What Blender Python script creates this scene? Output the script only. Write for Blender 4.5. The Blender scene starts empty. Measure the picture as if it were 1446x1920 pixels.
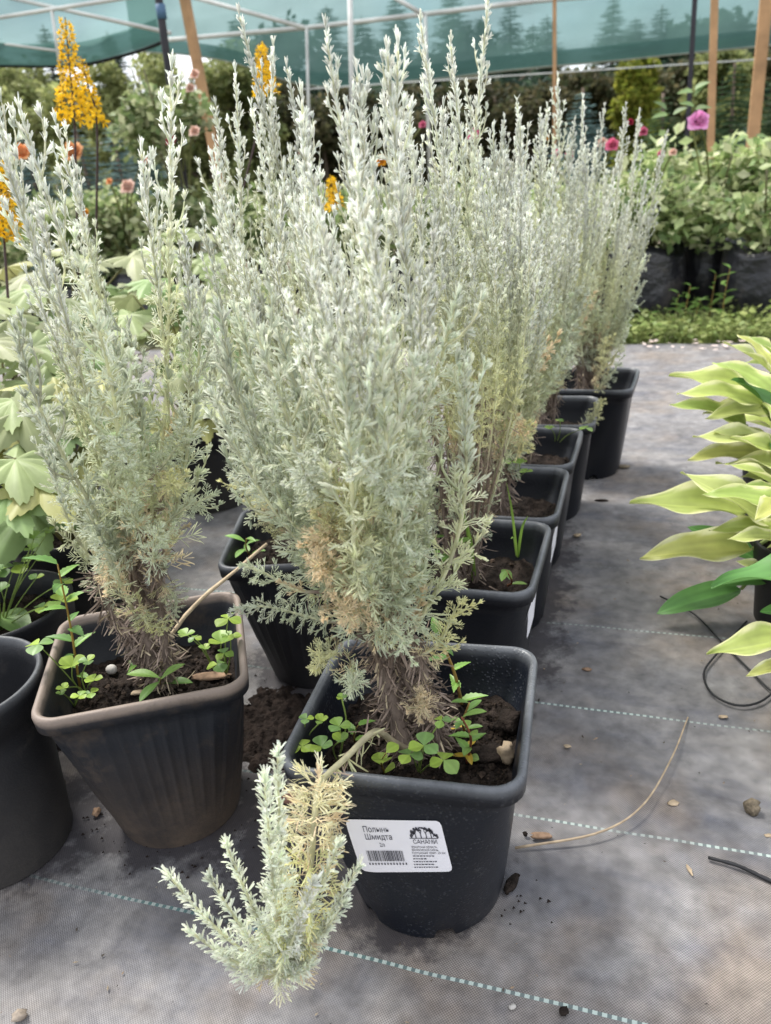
import bpy, math, random
import numpy as np
from mathutils import Vector, Matrix, noise

# ------------------------------------------------------------------ camera, world, sun, exposure
sc = bpy.context.scene
CAM = np.array([0.142, -0.438, 0.506]); YAW, PITCH, ROLL, FPX = 0.3393, 0.3999, -0.0816, 1481.6
def cam_axes():
    f = np.array([-math.sin(YAW)*math.cos(PITCH), math.cos(YAW)*math.cos(PITCH), -math.sin(PITCH)])
    r = np.array([math.cos(YAW), math.sin(YAW), 0.0]); u = np.cross(r, f)
    c, s = math.cos(ROLL), math.sin(ROLL)
    return c*r+s*u, -s*r+c*u, f
CR, CU, CF = cam_axes()
cd = bpy.data.cameras.new('camera'); cam = bpy.data.objects.new('camera', cd); sc.collection.objects.link(cam)
cam.matrix_world = Matrix(((CR[0], CU[0], -CF[0], CAM[0]), (CR[1], CU[1], -CF[1], CAM[1]), (CR[2], CU[2], -CF[2], CAM[2]), (0, 0, 0, 1)))
cd.sensor_fit = 'VERTICAL'; cd.sensor_height = 36; cd.lens = FPX/1920*36
cd.clip_start = 0.02; cd.clip_end = 500
cd.dof.use_dof = True; cd.dof.focus_distance = 0.58; cd.dof.aperture_fstop = 10.5
sc.camera = cam

SUN_EL, SUN_AZ = 58, -62          # elevation, azimuth from +Y (negative = to the left)
w = bpy.data.worlds.new('World'); sc.world = w; w.use_nodes = True
nt = w.node_tree; nt.nodes.clear()
sky = nt.nodes.new('ShaderNodeTexSky'); sky.sky_type = 'NISHITA'; sky.sun_disc = False
sky.sun_elevation = math.radians(SUN_EL); sky.sun_rotation = math.radians(SUN_AZ)
sky.air_density = 1.0; sky.dust_density = 2.5; sky.ozone_density = 1.0
bg = nt.nodes.new('ShaderNodeBackground'); bg.inputs[1].default_value = 0.13
wo = nt.nodes.new('ShaderNodeOutputWorld')
tc = nt.nodes.new('ShaderNodeTexCoord'); nz = nt.nodes.new('ShaderNodeTexNoise')
nz.inputs['Scale'].default_value = 2.2; nz.inputs['Detail'].default_value = 8; nz.inputs['Roughness'].default_value = 0.6
rp = nt.nodes.new('ShaderNodeValToRGB'); rp.color_ramp.elements[0].position = 0.30; rp.color_ramp.elements[1].position = 0.56
mx = nt.nodes.new('ShaderNodeMix'); mx.data_type = 'RGBA'
mx.inputs[7].default_value = (7.0, 7.15, 7.5, 1)
nt.links.new(tc.outputs['Generated'], nz.inputs['Vector']); nt.links.new(nz.outputs[0], rp.inputs[0])
nt.links.new(rp.outputs[0], mx.inputs[0]); nt.links.new(sky.outputs[0], mx.inputs[6])
nt.links.new(mx.outputs[2], bg.inputs[0]); nt.links.new(bg.outputs[0], wo.inputs[0])

sl = bpy.data.lights.new('sun', 'SUN'); sl.energy = 2.7; sl.angle = math.radians(18); sl.color = (1.0, 0.965, 0.9)
so = bpy.data.objects.new('sun', sl); sc.collection.objects.link(so)
el, az = math.radians(SUN_EL), math.radians(SUN_AZ)
so.rotation_euler = Vector((-math.sin(az)*math.cos(el), -math.cos(az)*math.cos(el), -math.sin(el))).to_track_quat('-Z', 'Y').to_euler()
sc.view_settings.view_transform = 'Standard'; sc.view_settings.look = 'None'
sc.view_settings.gamma = 1.0; sc.view_settings.exposure = 1.08
sc.cycles.max_bounces = 8; sc.cycles.transparent_max_bounces = 16

# ------------------------------------------------------------------ helpers
R = random.Random(7)
COL = sc.collection
def ray(px, py): return CF + (px-723)/FPX*CR - (py-960)/FPX*CU
def at(px, py, Y):
    d = ray(px, py); return Vector(CAM + (Y-CAM[1])/d[1]*d)
def gp(px, py, z=0.0):
    d = ray(px, py); return Vector(CAM + (z-CAM[2])/d[2]*d)
def root(name, label, cat, loc=(0, 0, 0), group=None):
    o = bpy.data.objects.new(name, None); COL.objects.link(o); o.location = loc
    o.empty_display_size = 0.02
    o['label'] = label; o['category'] = cat
    if group: o['group'] = group
    return o
def tag(o, label, cat, group=None):
    o['label'] = label; o['category'] = cat
    if group: o['group'] = group
    return o
class MB:
    def __init__(s): s.v = []; s.f = []; s.c = []; s.n = 0
    def add(s, v, f, c=(1, 1, 1)):
        v = np.asarray(v, float).reshape(-1, 3); c = np.asarray(c, float)
        if c.ndim == 1: c = np.tile(c, (len(v), 1))
        s.v.append(v); s.c.append(c)
        s.f += [tuple(int(i)+s.n for i in q) for q in f]; s.n += len(v)
    def mesh(s, name, mat, smooth=True):
        me = bpy.data.meshes.new(name)
        v = np.concatenate(s.v); c = np.concatenate(s.c)
        me.from_pydata(v.tolist(), [], s.f)
        a = me.attributes.new('Col', 'FLOAT_COLOR', 'POINT')
        a.data.foreach_set('color', np.hstack([c[:, :3], np.ones((len(c), 1))]).astype(np.float32).ravel())
        for m in (mat if isinstance(mat, (list, tuple)) else [mat]): me.materials.append(m)
        if smooth: me.polygons.foreach_set('use_smooth', [True]*len(me.polygons))
        me.update(); return me
    def build(s, name, mat, parent=None, smooth=True, loc=None):
        return link(name, s.mesh(name, mat, smooth), parent, loc)
def link(name, me, parent=None, loc=None, mat4=None):
    o = bpy.data.objects.new(name, me); COL.objects.link(o)
    if parent: o.parent = parent
    if loc is not None: o.location = loc
    if mat4 is not None: o.matrix_local = mat4
    return o
def unit(v):
    v = np.asarray(v, float); return v/(np.linalg.norm(v)+1e-12)
def frame(d):
    d = unit(d); a = np.array([0, 0, 1.0]) if abs(d[2]) < 0.9 else np.array([1.0, 0, 0])
    x = unit(np.cross(a, d)); return x, np.cross(d, x), d
def tube(mb, pts, rad, n=6, col=(1, 1, 1), cap=True, jitter=0):
    pts = [np.asarray(p, float) for p in pts]; k = len(pts)
    rad = [rad]*k if np.isscalar(rad) else rad
    vs = []; prev = None
    for i in range(k):
        d = pts[min(i+1, k-1)]-pts[max(i-1, 0)]
        if prev is None: x, y, _ = frame(d)
        else:
            dd = unit(d); x = unit(prev-dd*np.dot(prev, dd)); y = np.cross(dd, x)
        prev = x
        for j in range(n):
            a = 2*math.pi*j/n; r = rad[i]*(1+(R.uniform(-jitter, jitter) if jitter else 0))
            vs.append(pts[i]+r*(math.cos(a)*x+math.sin(a)*y))
    fs = [(i*n+j, i*n+(j+1) % n, (i+1)*n+(j+1) % n, (i+1)*n+j) for i in range(k-1) for j in range(n)]
    if cap: fs += [tuple(range(n))[::-1], tuple((k-1)*n+j for j in range(n))]
    if np.ndim(col) == 2: col = np.repeat(np.asarray(col), n, axis=0)
    mb.add(vs, fs, col)
def bez(p0, p1, p2, p3, n):
    t = np.linspace(0, 1, n)[:, None]; p0, p1, p2, p3 = [np.asarray(p, float) for p in (p0, p1, p2, p3)]
    return (1-t)**3*p0+3*t*(1-t)**2*p1+3*t*t*(1-t)*p2+t**3*p3
def spline(pts, n):
    """Catmull-Rom through pts"""
    P = [np.asarray(p, float) for p in pts]; P = [2*P[0]-P[1]]+P+[2*P[-1]-P[-2]]; out = []
    m = len(P)-3
    for q in np.linspace(0, m, n):
        i = min(int(q), m-1); t = q-i; a, b, c, d = P[i:i+4]
        out.append(0.5*((2*b)+(-a+c)*t+(2*a-5*b+4*c-d)*t*t+(-a+3*b-3*c+d)*t**3))
    return out
def fbm(x, y, z=0.0, o=4): return noise.fractal(Vector((x, y, z)), 1.0, 2.1, o, noise_basis='PERLIN_ORIGINAL')

# ------------------------------------------------------------------ materials
def newmat(name):
    m = bpy.data.materials.new(name); m.use_nodes = True; t = m.node_tree; t.nodes.clear()
    out = t.nodes.new('ShaderNodeOutputMaterial'); return m, t, out
def node(t, typ, **kw):
    n = t.nodes.new(typ)
    for k, v in kw.items():
        if k.startswith('i_'): n.inputs[k[2:].replace('_', ' ')].default_value = v
        else: setattr(n, k, v)
    return n
def mixc(t, fac, a, b, blend='MIX'):
    n = t.nodes.new('ShaderNodeMix'); n.data_type = 'RGBA'; n.blend_type = blend
    for s, v in ((0, fac), (6, a), (7, b)):
        if hasattr(v, 'is_linked') or hasattr(v, 'links'): t.links.new(v, n.inputs[s])
        else: n.inputs[s].default_value = v if s == 0 else ((*v, 1) if len(v) == 3 else v)
    return n.outputs[2]
def noisen(t, scale, detail=4, rough=0.55, vec=None, coord='Object', dist=0.0):
    n = t.nodes.new('ShaderNodeTexNoise'); n.inputs['Scale'].default_value = scale
    n.inputs['Detail'].default_value = detail; n.inputs['Roughness'].default_value = rough; n.inputs['Distortion'].default_value = dist
    if vec is None:
        c = t.nodes.new('ShaderNodeTexCoord'); vec = c.outputs[coord]
    t.links.new(vec, n.inputs['Vector']); return n.outputs[0]
def ramp(t, fac, stops):
    n = t.nodes.new('ShaderNodeValToRGB'); e = n.color_ramp.elements
    while len(e) < len(stops): e.new(0.5)
    for el_, (p, c) in zip(e, stops): el_.position = p; el_.color = (c, c, c, 1) if np.isscalar(c) else (*c, 1)
    t.links.new(fac, n.inputs[0]); return n.outputs[0]
def mathn(t, op, a, b=None, c=None):
    n = t.nodes.new('ShaderNodeMath'); n.operation = op
    for i, v in enumerate((a, b, c)):
        if v is None: continue
        if hasattr(v, 'links'): t.links.new(v, n.inputs[i])
        else: n.inputs[i].default_value = v
    return n.outputs[0]
def bumpn(t, h, strength=0.5, dist=0.002):
    n = t.nodes.new('ShaderNodeBump'); n.inputs['Strength'].default_value = strength; n.inputs['Distance'].default_value = dist
    t.links.new(h, n.inputs['Height']); return n.outputs[0]
def leafmat(name, tint=(1, 1, 1), transl=0.3, rough=0.55, spec=0.25, var=0.25, nscale=60, randv=0.2, bump=0.0):
    m, t, out = newmat(name)
    a = node(t, 'ShaderNodeAttribute', attribute_name='Col')
    c = mixc(t, 1.0, a.outputs[0], tint, 'MULTIPLY')
    f = noisen(t, nscale, 3)
    c = mixc(t, 1.0, c, ramp(t, f, [(0.3, 1-var), (0.7, 1+var)]), 'MULTIPLY')
    oi = node(t, 'ShaderNodeObjectInfo')
    mr = node(t, 'ShaderNodeMapRange'); mr.inputs[3].default_value = 1-randv; mr.inputs[4].default_value = 1+randv
    t.links.new(oi.outputs['Random'], mr.inputs[0])
    vm = node(t, 'ShaderNodeVectorMath', operation='SCALE'); t.links.new(c, vm.inputs[0]); t.links.new(mr.outputs[0], vm.inputs['Scale'])
    c = vm.outputs[0]
    p = node(t, 'ShaderNodeBsdfPrincipled'); p.inputs['Roughness'].default_value = rough; p.inputs['Specular IOR Level'].default_value = spec
    tr = node(t, 'ShaderNodeBsdfTranslucent'); ms = node(t, 'ShaderNodeMixShader'); ms.inputs[0].default_value = transl
    t.links.new(c, p.inputs['Base Color']); t.links.new(c, tr.inputs[0])
    if bump:
        b = bumpn(t, noisen(t, nscale*3, 3), bump, 0.002); t.links.new(b, p.inputs['Normal'])
    t.links.new(p.outputs[0], ms.inputs[1]); t.links.new(tr.outputs[0], ms.inputs[2]); t.links.new(ms.outputs[0], out.inputs[0])
    return m
def plain(name, col, rough=0.6, var=0.25, nscale=40, bump=0.3, bscale=120, bdist=0.001, col2=None, spec=0.3, metal=0.0, dirt=None, usecol=False, coord='Object'):
    """principled with noise mottling; dirt=(colour, scale, lo, hi)"""
    m, t, out = newmat(name)
    f = noisen(t, nscale, 5, coord=coord)
    c2 = col2 or tuple(min(1, x*(1+var)) for x in col); c1 = tuple(x*(1-var) for x in col)
    c = mixc(t, ramp(t, f, [(0.3, 0.0), (0.7, 1.0)]), c1, c2)
    if usecol:
        a = node(t, 'ShaderNodeAttribute', attribute_name='Col'); c = mixc(t, 1.0, c, a.outputs[0], 'MULTIPLY')
    p = node(t, 'ShaderNodeBsdfPrincipled'); p.inputs['Specular IOR Level'].default_value = spec; p.inputs['Metallic'].default_value = metal
    p.inputs['Roughness'].default_value = rough
    if dirt:
        d = ramp(t, noisen(t, dirt[1], 6, 0.65, coord=coord), [(dirt[2], 0.0), (dirt[3], 1.0)])
        c = mixc(t, d, c, dirt[0])
        rr = node(t, 'ShaderNodeMapRange'); rr.inputs[3].default_value = rough; rr.inputs[4].default_value = 0.9
        t.links.new(d, rr.inputs[0]); t.links.new(rr.outputs[0], p.inputs['Roughness'])
    t.links.new(c, p.inputs['Base Color'])
    if bump: t.links.new(bumpn(t, noisen(t, bscale, 4, coord=coord), bump, bdist), p.inputs['Normal'])
    t.links.new(p.outputs[0], out.inputs[0]); return m

M = {}
M['silver'] = leafmat('silver_leaf', transl=0.45, rough=0.7, spec=0.2, var=0.22, nscale=110, randv=0.14)
M['leaf'] = leafmat('fresh_leaf', transl=0.32, rough=0.42, spec=0.4, var=0.16, nscale=70, randv=0.12)
M['bigleaf'] = leafmat('ligularia_leaf', transl=0.3, rough=0.5, spec=0.3, var=0.2, nscale=30, randv=0.22)
M['hosta'] = leafmat('hosta_leaf', transl=0.3, rough=0.45, spec=0.35, var=0.1, nscale=40, randv=0.1)
M['roseleaf'] = leafmat('rose_leaf', transl=0.4, rough=0.5, spec=0.35, var=0.35, nscale=8, randv=0.2)
M['petal'] = leafmat('petal', transl=0.4, rough=0.6, spec=0.15, var=0.1, nscale=30, randv=0.1)
M['treeleaf'] = leafmat('tree_leaf', transl=0.45, rough=0.6, spec=0.2, var=0.4, nscale=0.9, randv=0.15)
M['grass'] = leafmat('grass_blade', transl=0.3, rough=0.5, spec=0.3, var=0.3, nscale=10, randv=0.0)
M['bark'] = plain('woody_stem', (0.9, 0.9, 0.9), 0.85, 0.3, 120, 0.8, 300, 0.001, usecol=True)
M['treebark'] = plain('tree_bark', (0.16, 0.12, 0.09), 0.9, 0.4, 6, 0.8, 20, 0.02)
M['soil'] = plain('potting_soil', (0.022, 0.0165, 0.0135), 0.95, 0.6, 90, 1.0, 350, 0.003, usecol=True, spec=0.15)
M['tan'] = plain('dry_bark_chip', (0.26, 0.17, 0.11), 0.85, 0.4, 120, 0.7, 300, 0.001)
M['drystem'] = plain('dry_straw', (0.36, 0.28, 0.19), 0.75, 0.3, 100, 0.4, 300, 0.001)
M['stone'] = plain('pale_stone', (0.42, 0.40, 0.37), 0.7, 0.2, 150, 0.4, 250, 0.001)
M['beige'] = plain('beige_stone', (0.27, 0.225, 0.18), 0.8, 0.3, 150, 0.5, 250, 0.001)
M['clod'] = plain('dry_clod', (0.16, 0.13, 0.09), 0.95, 0.55, 160, 1.0, 320, 0.002)
M['blacktube'] = plain('black_tubing', (0.018, 0.018, 0.02), 0.5, 0.3, 60, 0.1, 200)
M['bag'] = plain('black_polybag', (0.018, 0.018, 0.022), 0.32, 0.4, 8, 0.6, 14, 0.02, spec=0.5, dirt=((0.10, 0.085, 0.07), 9, 0.55, 0.8))
M['wood'] = plain('weathered_wood', (0.40, 0.235, 0.12), 0.75, 0.3, 7, 0.4, 40, 0.004)
M['pipe'] = plain('grey_pipe', (0.55, 0.55, 0.52), 0.5, 0.2, 5, 0.1, 40)
M['darkpost'] = plain('dark_post', (0.03, 0.028, 0.035), 0.5, 0.3, 10, 0.2, 40)
M['bluetape'] = plain('blue_fitting', (0.06, 0.12, 0.20), 0.5, 0.2, 10, 0.1, 40)
M['white'] = plain('sticker_paper', (0.80, 0.79, 0.84), 0.45, 0.02, 60, 0.05, 60)
M['ink'] = plain('printed_ink', (0.06, 0.06, 0.075), 0.6, 0.1, 60, 0.0)
M['brick'] = plain('brick_shard', (0.30, 0.16, 0.12), 0.9, 0.25, 60, 0.6, 200)

def potmat(name, base, dirtcol, dscale, lo, hi, rough=0.42, droplets=False, lowdirt=0.0, rimdust=None, rim=(0.13, 0.138, 0.15)):
    m, t, out = newmat(name)
    tcn = node(t, 'ShaderNodeTexCoord')
    n1 = noisen(t, 35, 5, vec=tcn.outputs['Object']); c = mixc(t, n1, tuple(x*0.7 for x in base), tuple(x*1.3 for x in base))
    sep = node(t, 'ShaderNodeSeparateXYZ'); t.links.new(tcn.outputs['Object'], sep.inputs[0])
    d = ramp(t, noisen(t, dscale, 7, 0.68, vec=tcn.outputs['Object']), [(lo, 0.0), (hi, 1.0)])
    if lowdirt:
        g = ramp(t, mathn(t, 'DIVIDE', sep.outputs[2], 0.165), [(0.0, lowdirt), (0.75, 0.0)])
        n3 = ramp(t, noisen(t, 16, 6, 0.7, vec=tcn.outputs['Object']), [(0.3, 0.25), (0.62, 1.0)])
        d = mathn(t, 'MAXIMUM', d, mathn(t, 'MULTIPLY', g, n3))
    if rimdust is not None:   # dried dust lying on the rim
        g2 = ramp(t, sep.outputs[2], [(0.1560, 0.0), (0.1635, 1.0)])
        n4 = ramp(t, noisen(t, 30, 6, 0.7, vec=tcn.outputs['Object']), [(0.25, 0.35), (0.6, 1.0)])
        gg = mathn(t, 'MULTIPLY', mathn(t, 'MULTIPLY', g2, n4), rimdust)
        rimf = mathn(t, 'MINIMUM', gg, 0.9)
    n2 = noisen(t, 220, 3, vec=tcn.outputs['Object'])
    c = mixc(t, mathn(t, 'MULTIPLY', d, mathn(t, 'ADD', mathn(t, 'MULTIPLY', n2, 0.8), 0.45)), c, dirtcol)
    if rimdust is not None: c = mixc(t, rimf, c, rim)
    p = node(t, 'ShaderNodeBsdfPrincipled'); p.inputs['Specular IOR Level'].default_value = 0.36
    h = noisen(t, 500, 2, vec=tcn.outputs['Object'])
    if droplets:
        v = node(t, 'ShaderNodeTexVoronoi'); v.inputs['Scale'].default_value = 330; t.links.new(tcn.outputs['Object'], v.inputs['Vector'])
        msk = ramp(t, noisen(t, 60, 4, vec=tcn.outputs['Object']), [(0.42, 0.0), (0.56, 1.0)])
        dr = mathn(t, 'MULTIPLY', ramp(t, v.outputs['Distance'], [(0.15, 1.0), (0.38, 0.0)]), msk)
        c = mixc(t, mathn(t, 'MULTIPLY', dr, 0.15), c, (0.16, 0.17, 0.19))
        h = mathn(t, 'ADD', mathn(t, 'MULTIPLY', h, 0.5), mathn(t, 'MULTIPLY', dr, 1.2))
    rr = node(t, 'ShaderNodeMapRange'); rr.inputs[3].default_value = rough; rr.inputs[4].default_value = 0.85
    t.links.new(d, rr.inputs[0]); t.links.new(rr.outputs[0], p.inputs['Roughness'])
    t.links.new(c, p.inputs['Base Color']); t.links.new(bumpn(t, h, 0.35, 0.0008), p.inputs['Normal'])
    t.links.new(p.outputs[0], out.inputs[0]); return m
M['pot_front'] = potmat('black_plastic_wet', (0.0065, 0.0085, 0.0135), (0.12, 0.12, 0.122), 30, 0.62, 0.86, 0.36, droplets=True, rimdust=0.9)
M['pot_rib'] = potmat('black_plastic_muddy', (0.010, 0.012, 0.017), (0.085, 0.062, 0.045), 26, 0.50, 0.78, 0.55, lowdirt=1.2, rimdust=1.7, rim=(0.22, 0.175, 0.145))
M['pot_rib2'] = potmat('black_plastic_ribbed', (0.010, 0.011, 0.015), (0.08, 0.07, 0.062), 30, 0.62, 0.85, 0.45, lowdirt=0.35, rimdust=0.5)
M['pot_row'] = potmat('black_plastic_row', (0.0055, 0.0068, 0.0105), (0.12, 0.12, 0.122), 30, 0.66, 0.9, 0.4, rimdust=0.9)
M['pot_round'] = potmat('black_plastic_round', (0.014, 0.0145, 0.017), (0.075, 0.065, 0.055), 22, 0.56, 0.85, 0.5, lowdirt=0.5, rimdust=0.5)

def fabricmat():
    m, t, out = newmat('woven_weed_fabric')
    tcn = node(t, 'ShaderNodeTexCoord'); O = tcn.outputs['Object']
    sep = node(t, 'ShaderNodeSeparateXYZ'); t.links.new(O, sep.inputs[0])
    wob = mathn(t, 'MULTIPLY', mathn(t, 'SUBTRACT', noisen(t, 4, 2, vec=O), 0.5), 0.012)
    X = mathn(t, 'ADD', sep.outputs[0], wob); Y = mathn(t, 'ADD', sep.outputs[1], wob)
    # base: faded black polypropylene with dried silt in stretched patches
    mp = node(t, 'ShaderNodeMapping'); mp.inputs['Scale'].default_value = (2.2, 7, 1); mp.inputs['Rotation'].default_value = (0, 0, 0.05); t.links.new(O, mp.inputs[0])
    n1 = noisen(t, 2.2, 7, 0.62, vec=mp.outputs[0], dist=0.4); n2 = noisen(t, 9, 6, 0.65, vec=O, dist=0.3); n3 = noisen(t, 55, 5, 0.6, vec=O)
    c = mixc(t, ramp(t, n1, [(0.34, 0.0), (0.66, 1.0)]), (0.108, 0.109, 0.122), (0.150, 0.140, 0.134))
    c = mixc(t, ramp(t, n2, [(0.40, 0.0), (0.68, 0.9)]), c, (0.225, 0.216, 0.21))
    n4 = noisen(t, 3.1, 5, 0.6, vec=mp.outputs[0])
    c = mixc(t, ramp(t, n4, [(0.54, 0.0), (0.70, 0.55)]), c, (0.075, 0.078, 0.10))
    n5 = noisen(t, 6.3, 4, 0.6, vec=O)
    c = mixc(t, ramp(t, n5, [(0.48, 0.0), (0.66, 0.65)]), c, (0.175, 0.138, 0.106))
    c = mixc(t, 1.0, c, ramp(t, n3, [(0.3, 0.70), (0.7, 1.25)]), 'MULTIPLY')
    # weave: tape grid, 2.1 mm
    P = 0.0021
    a = mathn(t, 'SINE', mathn(t, 'MULTIPLY', X, 2*math.pi/P)); b = mathn(t, 'SINE', mathn(t, 'MULTIPLY', Y, 2*math.pi/P))
    wv = mathn(t, 'MULTIPLY', a, b); wv = mathn(t, 'ADD', mathn(t, 'MULTIPLY', wv, 0.5), 0.5)
    wmask = ramp(t, noisen(t, 7, 4, 0.6, vec=O), [(0.36, 0.15), (0.6, 1.0)])
    wv2 = mathn(t, 'MULTIPLY', mathn(t, 'SUBTRACT', wv, 0.4), mathn(t, 'MULTIPLY', wmask, 1.25))
    sc_ = mathn(t, 'ADD', wv2, 1.0); vm = node(t, 'ShaderNodeVectorMath', operation='SCALE'); t.links.new(c, vm.inputs[0]); t.links.new(sc_, vm.inputs['Scale']); c = vm.outputs[0]
    # marker threads every 0.158 m: teal tape crossed with white
    per = 0.158; yy = mathn(t, 'SUBTRACT', mathn(t, 'MODULO', mathn(t, 'ADD', Y, 10*per+0.079+per/2), per), per/2)
    line = mathn(t, 'LESS_THAN', mathn(t, 'ABSOLUTE', yy), 0.0014)
    dash = mathn(t, 'GREATER_THAN', mathn(t, 'SINE', mathn(t, 'MULTIPLY', X, 2*math.pi/0.0062)), -0.1)
    fade = ramp(t, noisen(t, 5, 5, 0.6, vec=O), [(0.34, 0.15), (0.56, 0.95)])
    teal = ramp(t, mathn(t, 'ADD', mathn(t, 'MULTIPLY', X, 1.0), mathn(t, 'MULTIPLY', noisen(t, 6, 3, vec=O), 0.25)), [(0.02, 0.9), (0.20, 0.0)])
    fade = mathn(t, 'MULTIPLY', fade, ramp(t, Y, [(0.30, 1.0), (0.55, 0.12)]))
    lc = mixc(t, dash, mixc(t, teal, (0.13, 0.165, 0.16), (0.05, 0.17, 0.16)), (0.42, 0.50, 0.46))
    c = mixc(t, mathn(t, 'MULTIPLY', line, fade), c, lc)
    # damp soil between the front pots; fabric coloured darker under and around the pots
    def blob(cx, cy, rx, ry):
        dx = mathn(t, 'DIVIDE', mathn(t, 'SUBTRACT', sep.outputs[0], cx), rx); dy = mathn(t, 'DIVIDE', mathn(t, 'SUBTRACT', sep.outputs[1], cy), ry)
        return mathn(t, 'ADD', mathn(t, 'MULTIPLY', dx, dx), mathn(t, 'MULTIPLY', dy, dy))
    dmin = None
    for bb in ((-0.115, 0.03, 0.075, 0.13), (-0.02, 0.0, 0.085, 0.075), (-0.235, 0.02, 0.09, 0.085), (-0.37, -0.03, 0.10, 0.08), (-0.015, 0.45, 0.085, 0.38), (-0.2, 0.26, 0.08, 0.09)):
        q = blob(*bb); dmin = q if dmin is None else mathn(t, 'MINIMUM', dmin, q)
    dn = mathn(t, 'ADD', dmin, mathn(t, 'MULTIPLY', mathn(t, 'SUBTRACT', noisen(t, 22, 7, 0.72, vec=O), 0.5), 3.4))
    darken = ramp(t, dn, [(0.55, 1.0), (1.15, 0.0)])
    c = mixc(t, mathn(t, 'MULTIPLY', darken, 0.82), c, (0.030, 0.026, 0.030))
    p = node(t, 'ShaderNodeBsdfPrincipled'); p.inputs['Specular IOR Level'].default_value = 0.3
    p.inputs['Roughness'].default_value = 0.72
    t.links.new(c, p.inputs['Base Color'])
    hh = mathn(t, 'ADD', mathn(t, 'MULTIPLY', wv, 0.25), mathn(t, 'MULTIPLY', n3, 0.9))
    t.links.new(bumpn(t, hh, 0.45, 0.0015), p.inputs['Normal'])
    t.links.new(p.outputs[0], out.inputs[0]); return m
M['fabric'] = fabricmat()
def groundmat():
    m, t, out = newmat('bare_earth')
    n = noisen(t, 1.2, 8, 0.65); n2 = noisen(t, 14, 6, 0.7)
    c = mixc(t, ramp(t, n, [(0.4, 0.0), (0.6, 1.0)]), (0.07, 0.085, 0.03), (0.14, 0.11, 0.075))
    c = mixc(t, 1.0, c, ramp(t, n2, [(0.3, 0.6), (0.7, 1.35)]), 'MULTIPLY')
    p = node(t, 'ShaderNodeBsdfPrincipled'); p.inputs['Roughness'].default_value = 0.95; t.links.new(c, p.inputs['Base Color'])
    t.links.new(bumpn(t, n2, 0.8, 0.03), p.inputs['Normal']); t.links.new(p.outputs[0], out.inputs[0]); return m
M['ground'] = groundmat()
def netmat():
    m, t, out = newmat('shade_net')
    tcn = node(t, 'ShaderNodeTexCoord'); O = tcn.outputs['Object']
    mp = node(t, 'ShaderNodeMapping'); mp.inputs['Scale'].default_value = (0.6, 0.6, 3); t.links.new(O, mp.inputs[0])
    f = noisen(t, 1.0, 5, 0.6, vec=mp.outputs[0])
    dens = ramp(t, f, [(0.3, 0.70), (0.7, 0.86)])
    c = mixc(t, f, (0.095, 0.175, 0.158), (0.14, 0.235, 0.215))
    d = node(t, 'ShaderNodeBsdfDiffuse'); tl = node(t, 'ShaderNodeBsdfTranslucent'); tr = node(t, 'ShaderNodeBsdfTransparent'); tr.inputs[0].default_value = (0.72, 0.92, 0.90, 1)
    t.links.new(c, d.inputs[0]); t.links.new(c, tl.inputs[0])
    m1 = node(t, 'ShaderNodeMixShader'); m1.inputs[0].default_value = 0.6; t.links.new(d.outputs[0], m1.inputs[1]); t.links.new(tl.outputs[0], m1.inputs[2])
    m2 = node(t, 'ShaderNodeMixShader'); t.links.new(dens, m2.inputs[0]); t.links.new(tr.outputs[0], m2.inputs[1]); t.links.new(m1.outputs[0], m2.inputs[2])
    t.links.new(m2.outputs[0], out.inputs[0]); return m
M['net'] = netmat()

# ------------------------------------------------------------------ setting: ground, fabric, verge
def sheet(name, x0, x1, y0, y1, nx, ny, zf, mat):
    mb = MB(); xs = np.linspace(x0, x1, nx); ys = np.linspace(y0, y1, ny)
    v = [(x, y, zf(x, y)) for y in ys for x in xs]
    f = [(j*nx+i, j*nx+i+1, (j+1)*nx+i+1, (j+1)*nx+i) for j in range(ny-1) for i in range(nx-1)]
    mb.add(v, f); o = mb.build(name, mat); o['kind'] = 'structure'; return o
sheet('ground', -90, 90, -40, 160, 40, 40, lambda x, y: -0.03, M['ground'])
def fabz(x, y):
    z = 0.0022*fbm(x*2.3, y*5.5, 1.7, 3)
    for yc, sl_, h, wd in ((1.20, -0.06, 0.010, 0.016), (1.00, -0.10, 0.008, 0.012), (0.76, 0.02, 0.004, 0.02), (1.62, 0.03, 0.008, 0.03), (0.135, -0.10, 0.0022, 0.012)):
        d = y-(yc+sl_*x+0.012*math.sin(x*9+yc*7)); z += h*math.exp(-(d/wd)**2)*(0.6+0.5*math.sin(x*5+yc*3))*(1 if x > 0.06 else 0.15)
    e = max(0, (y-1.98)/0.08); return min(z, 0.012)-0.02*min(1, e)**2-0.001
sheet('weed_fabric', -2.6, 1.6, -0.55, 2.07+0.0, 260, 230, fabz, M['fabric'])

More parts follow.
